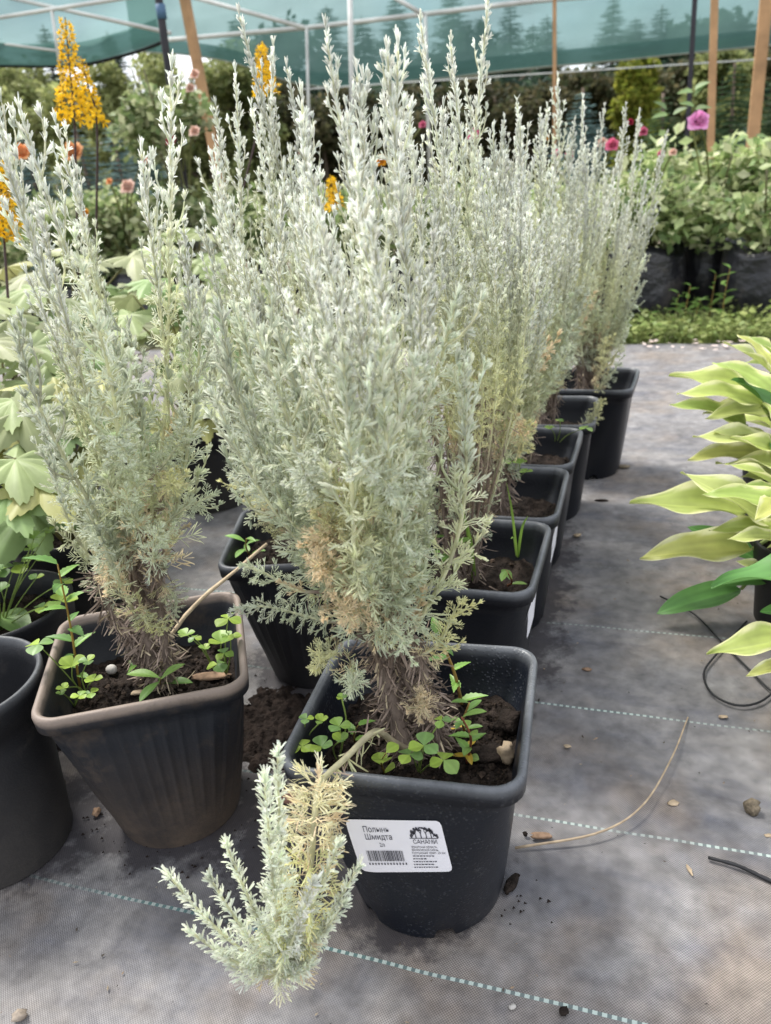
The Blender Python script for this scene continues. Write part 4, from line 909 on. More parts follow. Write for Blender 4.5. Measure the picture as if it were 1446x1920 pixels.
for i in range(290):        # loose crumbs of spilled soil
    if i < 190: p = gp(rr.gauss(505, 32), rr.gauss(1375, 45))
    else: c = rr.choice(((960, 1680), (90, 1520), (200, 1560), (430, 1540), (400, 1640), (300, 1600))); p = gp(rr.gauss(c[0], 40), rr.gauss(c[1], 26))
    s = rr.uniform(0.0006, 0.0022)*(1.6 if i < 60 else 1); q = [(s*rr.uniform(.6, 1.2)*a+p[0], s*rr.uniform(.6, 1.2)*b+p[1], s*c_*0.8+0.0008) for a, b, c_ in ((1, 0, 0), (-.5, .8, 0), (-.5, -.8, 0), (0.1, 0, 1))]
    mb.add(q, [(0, 1, 3), (1, 2, 3), (2, 0, 3)], (0.9, 0.85, 0.85))
o = mb.build('soil_crumbs', M['soil'], smooth=False); o['kind'] = 'stuff'; tag(o, 'dark spilled soil crumbs between the muddy pot and the stickered pot', 'soil')
mb = MB(); n_ = 90; vs = []; c0 = gp(505, 1352)
for j in range(n_):
    for i in range(n_):
        x = (i/(n_-1)-0.5)*0.15; y = (j/(n_-1)-0.5)*0.17; e = max(0, 1-((x/0.055)**2+(y/0.07)**2)*(1+0.9*fbm(x*40, y*40, 3, 3)))
        vs.append((c0[0]+x, c0[1]+y, -0.0035+0.009*min(1, e*1.4)+min(1, e*2)*0.0075*fbm(x*110, y*110, 1, 5)))
mb.add(vs, [(j*n_+i, j*n_+i+1, (j+1)*n_+i+1, (j+1)*n_+i) for j in range(n_-1) for i in range(n_-1)], (0.9, 0.85, 0.85))
o = mb.build('spilled_soil', M['soil']); o['kind'] = 'stuff'; tag(o, 'low damp patch of spilled soil between the three front pots', 'soil')
mb = MB(); rr = random.Random(15)
for i in range(420):        # fine litter trodden over the fabric
    if rr.random() < 0.75: x, y = rr.uniform(0.05, 0.45), rr.uniform(-0.25, 1.6)
    else: x, y = rr.uniform(-0.4, 0.3), rr.uniform(-0.25, -0.06)
    s = rr.uniform(0.0005, 0.0016)*(1.8 if rr.random() < 0.1 else 1); a = rr.uniform(0, 6.28); e = rr.uniform(0.3, 0.9); z = 0.0012+max(0, fabz(x, y)); c = rr.choice(((0.10, 0.08, 0.06), (0.05, 0.045, 0.04), (0.42, 0.34, 0.24), (0.30, 0.22, 0.15)))
    ca, sa = math.cos(a), math.sin(a); mb.add([(x+s*(p*ca-q*e*sa), y+s*(p*sa+q*e*ca), z+h*s*0.6) for p, q, h in ((1.3, 0, 0), (0, .7, 0), (-1.3, 0, 0), (0, -.7, 0), (0, 0, 1))], [(0, 1, 4), (1, 2, 4), (2, 3, 4), (3, 0, 4)], c)
o = mb.build('fine_litter', M['bark'], smooth=False); o['kind'] = 'stuff'; tag(o, 'fine specks of litter scattered over the woven fabric', 'litter')
mb = MB(); tube(mb, spline([gp(966, 1590, .001), gp(1120, 1562, .006), gp(1205, 1510, .008), gp(1260, 1420, .006), gp(1290, 1345, .001)], 26), list(np.linspace(0.0011, 0.0007, 26)), 6)
tag(mb.build('bent_straw', M['drystem']), 'long bent dry straw lying beside the stickered pot', 'straw')
mb = MB(); tube(mb, spline([gp(1328, 1608, .002), gp(1380, 1622, .003), gp(1420, 1640, .002), gp(1475, 1665, .002)], 14), list(np.linspace(0.0013, 0.0016, 14)), 6, jitter=0.2)
tag(mb.build('black_twig', M['blacktube']), 'thin black twig lying beyond the bent straw', 'twig')
mb = MB(); tube(mb, spline([gp(1238, 1118, .003), gp(1300, 1150, .004), gp(1350, 1200, .003), gp(1400, 1250, .003), gp(1440, 1290, .003), gp(1470, 1310, .003)], 20), 0.0011, 6); 
tag(mb.build('drip_tube', M['blacktube']), 'thin black drip tube running straight under the hosta leaves', 'tube')
mb = MB(); tube(mb, spline([gp(1400, 1165, .004), gp(1345, 1225, .003), gp(1320, 1262, .003), gp(1335, 1300, .003), gp(1380, 1322, .003), gp(1425, 1316, .003), gp(1465, 1285, .003)], 30), 0.0012, 6)
tag(mb.build('drip_tube', M['blacktube']), 'thin black drip tube curled in a loop on the fabric', 'tube')

# ------------------------------------------------------------------ round pots at the left
def rpot(label, loc, h, top, bot, sz=None, soil_label=None, seed=0, soil_z=None):
    o = root('round_pot', label, 'plant pot', loc); link('pot_body', pot_mesh('pot_body', round_profile(h, top, bot), M['pot_round'], 72, notch=False), o)
    if soil_label: soil(loc, 0, top-0.009, 0, soil_z if soil_z is not None else h-0.03, seed, soil_label, round_=True, crumbs=80)
    return o
rpot('round grey pot with mud streaks, cut by the frame beside the muddy pot', (-0.372, -0.052, 0), 0.165, 0.070, 0.058, soil_label='soil in the round grey pot beside the muddy pot', seed=31, soil_z=0.10)
rpot('round black pot holding a bushy clover behind the muddy pot', (-0.458, 0.085, 0), 0.15, 0.074, 0.06, soil_label='soil under the bushy clover', seed=32)
rpot('round black pot with lobed leaves behind the clover pot', (-0.512, 0.272, 0), 0.15, 0.074, 0.06, soil_label='soil in the round pot behind the clover pot', seed=33)
rpot('round black pot standing alone beyond the ribbed pot, with a pale tag', (-0.585, 0.705, 0), 0.145, 0.08, 0.066, soil_label='soil in the round pot beyond the ribbed pot', seed=34)
rpot('round black pot behind the lobed leaves at the left', (-0.76, 0.46, 0), 0.15, 0.08, 0.066, soil_label='soil in the round pot behind the lobed leaves', seed=35)
rpot('round black pot farther back under yellow flower spikes', (-0.93, 0.86, 0), 0.15, 0.08, 0.066, soil_label='soil in the pot under the yellow spikes', seed=36)
rpot('round black pot at the far side of the lobed-leaf group', (-0.80, 1.12, 0), 0.15, 0.08, 0.066, soil_label='soil in the pot at the far side of the lobed-leaf group', seed=37)
rpot('round black pot near the left edge among lobed leaves', (-0.66, 0.13, 0), 0.15, 0.078, 0.066, soil_label='soil in the pot near the left edge', seed=38)
# pale tag in the lone round pot
mb = MB(); t0 = np.array(at(318, 905, 0.61)); q = [t0+np.array(p) for p in ((0, 0, 0), (0.022, 0.004, 0), (0.022, 0.004, 0.028), (0, 0, 0.028), (0, 0.0012, 0), (0.022, 0.0052, 0), (0.022, 0.0052, 0.028), (0, 0.0012, 0.028))]
mb.add(q, [(0, 1, 2, 3), (5, 4, 7, 6), (0, 3, 7, 4), (1, 5, 6, 2), (3, 2, 6, 7), (0, 4, 5, 1)]); tag(mb.build('plant_tag', M['white'], smooth=False), 'pale plastic plant tag on the lone round pot', 'tag')

# ------------------------------------------------------------------ ligularia: deeply lobed leaves
def palm_mesh(seed, size=0.1, col=(0.28, 0.36, 0.13)):
    rr = random.Random(seed); mb = MB(); nl = 7; vs = []; cs = []; rad = []; N = 112
    lob = [(math.radians(a+rr.uniform(-4, 4)), l*rr.uniform(.9, 1.08)) for a, l in ((-128, .62), (-86, .82), (-42, .95), (0, 1.0), (42, .95), (86, .82), (128, .62))]
    for j in range(N):
        th = -math.radians(158)+math.radians(316)*j/(N-1); best = 0.18
        for a, l in lob:
            d = abs(th-a)/0.40; 
            if d < 1: best = max(best, 0.50*l+(0.50*l)*(1-d)**0.8*(1+0.10*math.sin(th*46)))
        best = max(best, 0.50+0.03*math.sin(th*40))
        rad.append((th, best))
    vs.append((0, 0, 0)); cs.append(np.array(col)*0.95)
    for q in (0.35, 0.7, 1.0):
        for th, r in rad:
            r_ = size*0.56*(r*q if q < 1 else r); fold = min(abs(th-a) for a, _ in lob)
            z = -0.35*r_*r_/size*1.6+0.09*size*q*(fold-0.16)*-2.2+0.012*size*math.sin(th*5+seed)*q
            vs.append((r_*math.cos(th), r_*math.sin(th), z)); vein = 1.12 if fold < 0.035 else 1.0
            cs.append(np.array(col)*vein*(1-0.04*q+0.05*math.sin(th*9)))
    fs = [(0, 1+j, 2+j) for j in range(N-1)]
    for i in range(2): fs += [(1+i*N+j, 1+(i+1)*N+j, 2+(i+1)*N+j, 2+i*N+j) for j in range(N-1)]
    mb.add(vs, fs, np.array(cs)); return mb.mesh('leaf', M['bigleaf'])
PALM = [palm_mesh(i, 0.1, c) for i, c in enumerate(((0.33, 0.37, 0.18), (0.29, 0.35, 0.16), (0.40, 0.42, 0.24), (0.21, 0.30, 0.12), (0.36, 0.36, 0.14)))]
def ligularia(label, base, n, r, h, seed, smin=0.8, smax=1.4, zmin=0.0, extra=()):
    rr = random.Random(seed); o = root('ligularia_plant', label, 'plant', base, 'lobed-leaved potted plants')
    b = np.array(base, float)
    for i in range(n):
        a = i*2.399+rr.uniform(-.3, .3); q = math.sqrt((i+0.6)/n); hh = zmin+h*(1-0.62*q*q)*rr.uniform(0.75, 1.1)
        p = b+np.array((math.cos(a)*r*q, math.sin(a)*r*q, hh)); out = np.array((math.cos(a), math.sin(a), 0))
        stem(o, [b+out*0.008, b+out*r*q*0.35+np.array((0, 0, hh*0.62)), p], 0.0022, 0.0013, (0.24, 0.22, 0.09), 'petiole')
        nrm = np.array((0, 0, 1.0))+out*rr.uniform(0.15, 0.8)*(0.4+q)+np.array((rr.gauss(0, .18), rr.gauss(0, .18), 0))
        put_leaf(o, PALM[rr.randrange(5)], p, out+np.array((rr.gauss(0, .35), rr.gauss(0, .35), -0.45*q)), nrm, rr.uniform(smin, smax))
    for (px, py, Y, sz) in extra:
        p = np.array(at(px, py, Y)); v = (p-b)*np.array((1, 1, 0)); out = unit(v+np.array((1e-4, 0, 0)))
        stem(o, [b+out*0.008, b+v*0.4+np.array((0, 0, max(0.02, p[2]-b[2])*0.7)), p], 0.0024, 0.0014, (0.24, 0.22, 0.09), 'petiole')
        nrm = np.array((0, 0, 1.0))+np.array((0.10, -0.45, 0))+out*0.3+np.array((rr.gauss(0, .15), rr.gauss(0, .15), 0))
        put_leaf(o, PALM[rr.randrange(5)], p, out+np.array((rr.gauss(0, .3)+0.2, rr.gauss(0, .3)-0.4, -0.3)), nrm, sz)
    return o
ligularia('lobed-leaved plant in the lone round pot beyond the ribbed pot', (-0.585, 0.705, 0.12), 16, 0.15, 0.30, 41, extra=((405, 690, .6, 1.2), (440, 640, .65, 1.2), (360, 640, .7, 1.2), (400, 745, .56, 1.1), (345, 700, .62, 1.1), (385, 790, .58, .8)))
ligularia('lobed-leaved plant in the round pot behind the clover pot', (-0.512, 0.272, 0.12), 15, 0.14, 0.22, 42, 0.9, 1.5, extra=((190, 780, .3, 1.1), (235, 800, .3, 1.2), (140, 850, .22, 1.1), (110, 800, .24, 1.0)))
ligularia('lobed-leaved plant in the pot behind the lobed leaves at the left', (-0.76, 0.46, 0.12), 20, 0.18, 0.28, 43, 1.0, 1.6, extra=((60, 650, .45, 1.5), (15, 600, .5, 1.4), (100, 625, .5, 1.4), (20, 720, .4, 1.4), (130, 690, .45, 1.3), (75, 720, .4, 1.3)))
ligularia('lobed-leaved plant under the yellow flower spikes', (-0.93, 0.86, 0.12), 20, 0.2, 0.32, 44, 1.0, 1.6, extra=((250, 480, .95, 1.5), (200, 560, .9, 1.4), (250, 610, .8, 1.4), (300, 540, .95, 1.5), (60, 540, .7, 1.4), (130, 560, .8, 1.4)))
ligularia('lobed-leaved plant at the far side of the group', (-0.80, 1.12, 0.12), 18, 0.18, 0.34, 45, 1.0, 1.6, extra=((310, 470, 1.05, 1.5), (350, 485, 1.1, 1.5), (420, 520, 1.1, 1.4), (390, 590, 1.0, 1.3), (330, 580, 1.0, 1.4)))
ligularia('lobed-leaved plant near the left edge beside the clover', (-0.66, 0.13, 0.12), 15, 0.13, 0.19, 46, 0.9, 1.4, extra=((40, 770, .2, 1.2), (105, 790, .22, 1.1), (30, 860, .15, 1.2), (75, 900, .15, 1.2), (110, 745, .25, 1.2), (15, 930, .12, 1.0)))
# bushy clover
clb = Vector((-0.458, 0.085, 0.12)); rr = random.Random(9); heads = []
for i in range(34):
    a = rr.uniform(0, 6.28); q = math.sqrt(rr.random())*0.082; heads.append(clb+Vector((math.cos(a)*q+0.005, math.sin(a)*q, rr.uniform(0.035, 0.10))))
clover('bushy green clover filling the round pot behind the muddy pot', clb, heads, idx=1, sz=1.35, seed=5)
o = root('broad_leaf_weed', 'smooth oval leaf hanging over the rim of the clover pot', 'weed', gp(5, 1150, .13))
bl = blade_mesh('leaf', 0.055, 0.03, oval, 0.12, 0.35, cin=(0.17, 0.28, 0.09), nu=12, nv=4, seed=4); put_leaf(o, bl, o.location, (0.75, -0.35, 0.15))
stem(o, [o.location, o.location+Vector((-0.01, 0.01, -0.01)), o.location+Vector((-0.03, 0.02, -0.02))], 0.0015, 0.0015, (0.2, 0.25, 0.08))

# yellow flower spikes -------------------------------------------------------
def floret_mesh(seed):
    rr = random.Random(seed); mb = MB()
    for k in range(6):
        a = k*1.05+rr.uniform(-.2, .2); d = np.array((math.cos(a), math.sin(a), rr.uniform(-0.2, 0.5))); L = rr.uniform(0.008, 0.012); s = np.array((-math.sin(a), math.cos(a), 0))*0.0022
        mb.add([-s*0.5, s*0.5, d*L*0.6+s, d*L, d*L*0.6-s], [(0, 1, 2, 3, 4)], np.array((0.85, 0.52, 0.02))*rr.uniform(.85, 1.1))
    tube(mb, [(0, 0, -0.004), (0, 0, 0.003)], 0.0018, 6, (0.45, 0.30, 0.04)); return mb.mesh('floret', M['petal'])
FLO = [floret_mesh(i) for i in range(3)]
def spike(label, base, bot, top, n, seed, wid=0.022):
    rr = random.Random(seed); o = root('flower_spike', label, 'flower', base, 'yellow flower spikes'); base, bot, top = [np.array(p, float) for p in (base, bot, top)]
    stem(o, [base, base+(bot-base)*0.5, bot, (bot+top)/2, top], 0.0028, 0.0009, (0.07, 0.04, 0.035), n=20)
    x, y, z = frame(top-bot)
    for i in range(n):
        q = (i+0.5)/n; a = i*2.4; w_ = wid*(1-0.72*q)*rr.uniform(.7, 1.2); p = bot+(top-bot)*q*0.97+(math.cos(a)*x+math.sin(a)*y)*w_
        s = (1.15-0.65*q)*1.15
        put_leaf(o, FLO[i % 3], p, (rr.gauss(0, 1), rr.gauss(0, 1), rr.gauss(0, .5)), (math.cos(a)*x+math.sin(a)*y)+z*0.3, s, 'floret')
    return o
spike('tall yellow flower spike with a dark stem above the lobed leaves', (-0.95, 0.88, 0.2), at(140, 232, .9), at(122, 32, .92), 74, 1, 0.027)
spike('shorter yellow flower spike leaning beside the tall one', (-0.90, 0.86, 0.2), at(182, 235, .88), at(152, 105, .9), 26, 2, 0.013)
spike('yellow flower spike low at the left, half hidden by wormwood', (-0.76, 0.48, 0.2), at(8, 450, .55), at(-2, 300, .55), 60, 3, 0.022)
spike('yellow flower spike poking out behind the bushy wormwood', (-0.80, 1.12, 0.2), at(500, 175, 1.25), at(488, 80, 1.25), 46, 4, 0.022)
spike('yellow flower spike seen through the wormwood stems', (-0.62, 1.2, 0.1), at(628, 390, 1.3), at(620, 330, 1.3), 26, 5, 0.018)

# ------------------------------------------------------------------ hosta at the right
HC = [((0.40, 0.47, 0.13), (0.78, 0.76, 0.42)), ((0.44, 0.49, 0.17), (0.80, 0.78, 0.48)), ((0.33, 0.43, 0.11), (0.74, 0.74, 0.38)), ((0.10, 0.24, 0.06), None), ((0.48, 0.50, 0.15), (0.82, 0.80, 0.50))]
HOST = [blade_mesh('leaf', 0.11, 0.044, lanc, 0.24, 0.12+0.05*(i % 3), wave=0.10, cin=HC[i % 5][0], cedge=HC[i % 5][1], nu=22, nv=5, seed=50+i, mat='hosta', vein=0.05, edgew=0.74) for i in range(8)]
HGREEN = blade_mesh('leaf', 0.095, 0.036, oval, 0.15, 0.10, wave=0.03, cin=(0.10, 0.24, 0.06), nu=18, nv=5, seed=70, mat='hosta', vein=0.5)
def hosta(label, base, leaves, seed, n=14, r=0.09, h=0.14):
    """leaves: explicit (base px-point, tip point, mesh) in world; plus random ones"""
    rr = random.Random(seed); o = root('hosta_plant', label, 'plant', base, 'variegated hostas by the path'); b = np.array(base, float)
    for (p0, p1, me, rl) in leaves:
        p0 = np.array(p0); p1 = np.array(p1); L = np.linalg.norm(p1-p0); ref = 0.095 if me is HGREEN else 0.11
        put_leaf(o, me, p0, p1-p0, np.array((0, -0.35+rl, 1.0)), L/ref)
        stem(o, [b, (b+p0)/2+np.array((0, 0, 0.01)), p0], 0.003, 0.002, (0.34, 0.42, 0.14), 'petiole', 8)
    for i in range(n):
        a = i*2.4+rr.uniform(-.3, .3); q = 0.25+0.75*rr.random(); out = np.array((math.cos(a), math.sin(a), 0)); p0 = b+out*r*0.3*q+np.array((0, 0, h*(0.35+0.65*(1-q))))
        stem(o, [b, b+out*0.008+np.array((0, 0, p0[2]-b[2]))*0.6, p0], 0.003, 0.002, (0.34, 0.42, 0.14), 'petiole', 8)
        put_leaf(o, HOST[rr.randrange(8)], p0, out*rr.uniform(0.7, 1.2)+np.array((0, 0, rr.uniform(0.0, 0.9))), (0, 0, 1), rr.uniform(0.7, 1.1))
    return o
hA = (0.335, 0.64, 0.10); hB = (0.318, 0.47, 0.10); hC = (0.335, 0.285, 0.09)
rpot('round dark pot under the nearer variegated hosta', (0.325, 0.455, 0), 0.10, 0.06, 0.05, soil_label='soil under the nearer hosta', seed=51, soil_z=0.085)
rpot('round dark pot under the farther variegated hosta', (0.338, 0.645, 0), 0.12, 0.07, 0.058, soil_label='soil under the farther hosta', seed=52, soil_z=0.10)
rpot('round dark pot of the hosta cut by the frame', (0.365, 0.27, 0), 0.10, 0.06, 0.05, soil_label='soil of the hosta cut by the frame', seed=53, soil_z=0.085)
hosta('variegated hosta with upright cream-edged leaves in the farther pot', hA, [
    (at(1420, 735, .62), at(1262, 690, .60), HOST[0], 0), (at(1446, 700, .62), at(1372, 628, .60), HOST[1], .2), (at(1400, 800, .60), at(1278, 735, .58), HOST[2], 0), (at(1440, 860, .60), at(1302, 840, .56), HOST[4], 0),
    (at(1460, 770, .60), at(1330, 770, .56), HOST[6], -.1), (at(1440, 830, .58), at(1358, 790, .54), HOST[5], 0), (at(1470, 690, .6), at(1420, 620, .58), HOST[7], 0), (at(1480, 800, .58), at(1390, 700, .55), HOST[3], 0), (at(1480, 900, .56), at(1400, 880, .52), HOST[1], 0), (at(1446, 690, .64), at(1395, 618, .66), HOST[4], .3), (at(1430, 760, .57), at(1285, 712, .56), HOST[5], 0), (at(1450, 740, .55), at(1350, 660, .58), HOST[2], .1), (at(1460, 840, .55), at(1310, 800, .53), HOST[1], 0), (at(1475, 860, .54), at(1380, 810, .50), HOST[0], 0)], 61, 22, 0.08, 0.17)
hosta('variegated hosta with long arching leaves and plain green lower leaves in the nearer pot', hB, [
    (at(1400, 960, .46), at(1188, 926, .43), HOST[0], 0), (at(1410, 1030, .45), at(1208, 1024, .42), HOST[4], -.1), (at(1446, 985, .44), at(1296, 870, .44), HOST[1], 0), (at(1455, 1090, .42), at(1392, 1045, .40), HOST[6], 0),
    (at(1420, 1050, .46), at(1296, 980, .47), HGREEN, 0), (at(1390, 1105, .44), at(1232, 1140, .405), HGREEN, 0), (at(1450, 1085, .44), at(1362, 1090, .42), HGREEN, 0), (at(1470, 1000, .43), at(1340, 975, .42), HOST[5], 0), (at(1470, 930, .45), at(1400, 900, .43), HOST[7], 0), (at(1470, 950, .42), at(1330, 905, .42), HOST[2], 0), (at(1465, 1010, .41), at(1370, 1000, .39), HOST[1], 0)], 62, 12, 0.07, 0.12)
hosta('variegated hosta mostly outside the frame, two leaf tips showing', hC, [
    (at(1500, 1195, .27), at(1326, 1216, .25), HOST[0], 0), (at(1500, 1245, .25), at(1404, 1256, .23), HOST[4], 0), (at(1520, 1150, .27), at(1430, 1140, .25), HGREEN, 0)], 63, 8, 0.06, 0.10)

# ------------------------------------------------------------------ roses in black bags
def rose_mesh(seed, col, size=0.04):
    rr = random.Random(seed); mb = MB()
    for k in range(34):
        q = k/34; a = k*2.4; op = 0.1+1.2*q; r = size*(0.06+0.66*q); c = np.array(col)*(1.05-0.12*q)*rr.uniform(.92, 1.06)
        out = np.array((math.cos(a), math.sin(a), 0)); s = np.array((-math.sin(a), math.cos(a), 0)); up = np.array((0, 0, 1.0)); vs = []
        for i in range(4):
            t = i/3
            for j in range(-2, 3):
                w_ = size*0.42*(0.35+0.65*q)*math.sin(math.pi*(0.22+0.6*t)); rr_ = r*(0.3+0.7*t*op/1.3)
                vs.append(out*(rr_-abs(j)*abs(j)*0.045*size)+s*w_*j/2+up*(size*0.62*t*(1.1-0.75*q)-size*0.2*q*t*t))
        mb.add(vs, [(i*5+j, i*5+j+1, (i+1)*5+j+1, (i+1)*5+j) for i in range(3) for j in range(4)], c)
    return mb.mesh('flower', M['petal'])
ROSE = {'pink': rose_mesh(1, (0.88, 0.40, 0.70)), 'peach': rose_mesh(2, (0.84, 0.42, 0.19)), 'blush': rose_mesh(3, (0.80, 0.56, 0.46)), 'red': rose_mesh(4, (0.36, 0.02, 0.06)), 'rosy': rose_mesh(5, (0.66, 0.16, 0.27)), 'orange': rose_mesh(6, (0.72, 0.33, 0.03))}
def leaf_cloud(mb, n, centre, rad, size, cols, rr, hollow=0.0, flat=0.0):
    c = np.array(centre); P = rr.normal(size=(n, 3)); P /= np.linalg.norm(P, axis=1)[:, None]; P *= (hollow+(1-hollow)*rr.random((n, 1))**0.45)
    P = c+P*np.array(rad); D = rr.normal(size=(n, 3)); D[:, 2] *= 0.6; D /= np.linalg.norm(D, axis=1)[:, None]
    U = rr.normal(size=(n, 3)); U[:, 2] += 1.2; S = np.cross(U, D); S /= np.linalg.norm(S, axis=1)[:, None]; Nn = np.cross(D, S)
    L = size*rr.uniform(.6, 1.25, (n, 1)); v = np.stack([P, P+D*L*0.5+S*L*0.33+Nn*L*0.05, P+D*L, P+D*L*0.5-S*L*0.33+Nn*L*0.05], 1).reshape(-1, 3)
    k = rr.integers(0, len(cols), n); C = np.array(cols)[k]*rr.uniform(.8, 1.2, (n, 1)); b = np.arange(n)*4
    mb.add(v, np.stack([b, b+1, b+2, b+3], 1).tolist(), np.repeat(C, 4, axis=0))
ROSEG = [(0.25, 0.33, 0.13), (0.36, 0.43, 0.19), (0.45, 0.49, 0.26), (0.16, 0.23, 0.09), (0.50, 0.52, 0.31)]
def bag_mesh(seed, r, h):
    mb = MB(); n, m = 28, 9; vs = []
    for i in range(m+1):
        t = i/m; 
        for j in range(n):
            th = 2*math.pi*j/n; k = 1+0.07*fbm(math.cos(th)*1.8+seed, math.sin(th)*1.8, t*3.5, 3)+0.06*math.sin(t*3.0)+(0.05*math.sin(th*7+seed) if i == m else 0)
            vs.append((r*k*math.cos(th), r*k*math.sin(th), t*h*(1+0.08*math.sin(th*3+seed)*t)-0.025))
    b = len(vs)
    for j in range(n): x, y, z = vs[m*n+j]; vs.append((x*0.92, y*0.92, z-0.03))
    fs = [(i*n+j, i*n+(j+1) % n, (i+1)*n+(j+1) % n, (i+1)*n+j) for i in range(m+1) for j in range(n)]; fs.append(tuple(range(b, b+n)))
    mb.add(vs, fs); return mb.mesh('bag_body', M['bag'])
BAG = [bag_mesh(i*2.3, 0.125, 0.235) for i in range(3)]
def rose_bush(label, x, y, h, r, seed, flowers=(), n=1500, baglabel=None, size=0.042, lean=0.0):
    rr = random.Random(seed); nr = np.random.default_rng(seed)
    if baglabel:
        bo = root('grow_bag', baglabel, 'grow bag', (x, y, 0), 'black grow bags of the roses'); b = link('bag_body', BAG[seed % 3], bo); b.rotation_euler.z = rr.uniform(0, 6)
    o = root('rose_bush', label, 'rose bush', (x, y, 0.18), 'rose bushes in black bags')
    for i in range(5):
        a = rr.uniform(0, 6.28); tp = Vector((x+math.cos(a)*r*0.55, y+math.sin(a)*r*0.55, h*rr.uniform(0.7, 0.98)))
        stem(o, [Vector((x+rr.uniform(-.02, .02), y, 0.17)), Vector((x+math.cos(a)*r*0.2, y+math.sin(a)*r*0.2, h*0.5)), tp], 0.005, 0.003, (0.14, 0.13, 0.06), 'cane')
    mb = MB()
    for k in range(9):
        a = rr.uniform(0, 6.28); q = rr.uniform(0.2, 0.85); c = (math.cos(a)*r*q, math.sin(a)*r*q, rr.uniform(0.10, h-0.30)); leaf_cloud(mb, n//9, c, (r*0.42, r*0.42, 0.10), size, ROSEG, nr)
    f = mb.build('foliage', M['roseleaf'], o, smooth=False); f['kind'] = 'stuff'
    for (p, kind, s) in flowers:
        p = Vector(p); view = Vector(CAM)-p
        put_leaf(o, ROSE[kind], p, (1, 0.2, 0), unit(np.array(view)*np.array((1, 1, 0)))*0.9+np.array((rr.uniform(-.3, .3), 0, 0.7)), s, 'flower')
        stem(o, [p, (p+Vector((x, y, max(0.2, p[2]-0.2))))/2+Vector((0, 0, 0.02)), Vector((x, y, max(0.2, p[2]-0.28)))], 0.003, 0.004, (0.16, 0.17, 0.06), 'flower_stalk', 8)
    return o
bushes = [  # px column, Y, height, radius, label, flowers
 (-30, 2.3, 0.62, 0.26, 'rose bush with an apricot bloom at the left end of the row', [(45, 287, 2.15, 'peach', 1.6)]),
 (120, 2.4, 0.60, 0.26, 'rose bush bearing one round apricot bloom behind the tall yellow spike', [(140, 287, 2.2, 'peach', 1.75)]),
 (235, 2.5, 0.56, 0.26, 'rose bush with small cream and blush blooms', [(241, 351, 2.25, 'blush', 1.3), (206, 341, 2.3, 'peach', 0.6), (272, 302, 2.3, 'blush', 0.7), (160, 400, 2.2, 'orange', 0.8)]),
 (360, 2.7, 1.02, 0.25, 'tall rose bush with pale blush blooms beside the dark post', [(366, 140, 2.6, 'blush', 0.9), (358, 166, 2.6, 'blush', 0.9), (322, 264, 2.5, 'red', 0.95), (366, 247, 2.5, 'blush', 1.0), (342, 140, 2.6, 'peach', 0.4)]),
 (470, 2.6, 0.55, 0.26, 'leafy rose bush hidden behind the bushy wormwood', [(565, 285, 2.4, 'red', 0.5)]),
 (600, 2.7, 0.52, 0.26, 'low rose bush seen in gaps between wormwood shoots', [(715, 302, 2.4, 'orange', 1.0)]),
 (740, 2.6, 0.52, 0.26, 'rose bush with a small pink bud behind the stickered pot wormwood', [(793, 234, 2.5, 'rosy', 0.6)]),
 (870, 2.7, 0.52, 0.26, 'rose bush with a rosy bloom behind the tallest wormwood spire', [(888, 252, 2.5, 'rosy', 0.95)]),
 (985, 2.6, 0.50, 0.26, 'rose bush with two rosy blooms behind the end of the row', [(1045, 290, 2.4, 'rosy', 0.8), (1068, 290, 2.4, 'rosy', 0.6), (1025, 258, 2.45, 'orange', 0.5)]),
 (1110, 2.6, 0.50, 0.26, 'rose bush with soft pink blooms among the last wormwood tips', [(1148, 272, 2.4, 'rosy', 1.0), (1130, 268, 2.45, 'blush', 0.8), (1182, 229, 2.45, 'red', 0.5), (1206, 247, 2.4, 'rosy', 0.7)]),
 (1215, 2.62, 0.50, 0.25, 'rose bush with fading pink blooms in the bag beside the grass', [(1240, 288, 2.45, 'rosy', 0.55), (1262, 286, 2.45, 'blush', 0.6)]),
 (1330, 2.85, 0.60, 0.26, 'rose bush with one large bright pink bloom', [(1310, 228, 2.55, 'pink', 1.6)]),
 (1440, 2.55, 0.46, 0.27, 'broad rose bush without blooms at the right end of the row', []),
 (1540, 2.8, 0.55, 0.27, 'rose bush just past the right end with leaves reaching in', [])]
for i, (px, Y, h, r, lab, fl) in enumerate(bushes):
    p = at(px, 420, Y); rose_bush(lab, p[0], Y, h, r, 500+i, [(at(a, b, c), k, s) for a, b, c, k, s in fl], n=1700,
              baglabel='black grow bag of the '+('rose at the left end', 'rose behind the tall yellow spike', 'rose with cream and blush blooms', 'tall blush rose beside the dark post', 'rose hidden behind the bushy wormwood', 'low rose seen between wormwood shoots', 'rose with a small pink bud', 'rose behind the tallest wormwood spire', 'rose with two rosy blooms', 'rose with soft pink blooms', 'rose beside the grass verge', 'rose with the large pink bloom', 'broad rose without blooms', 'rose past the right end')[i])
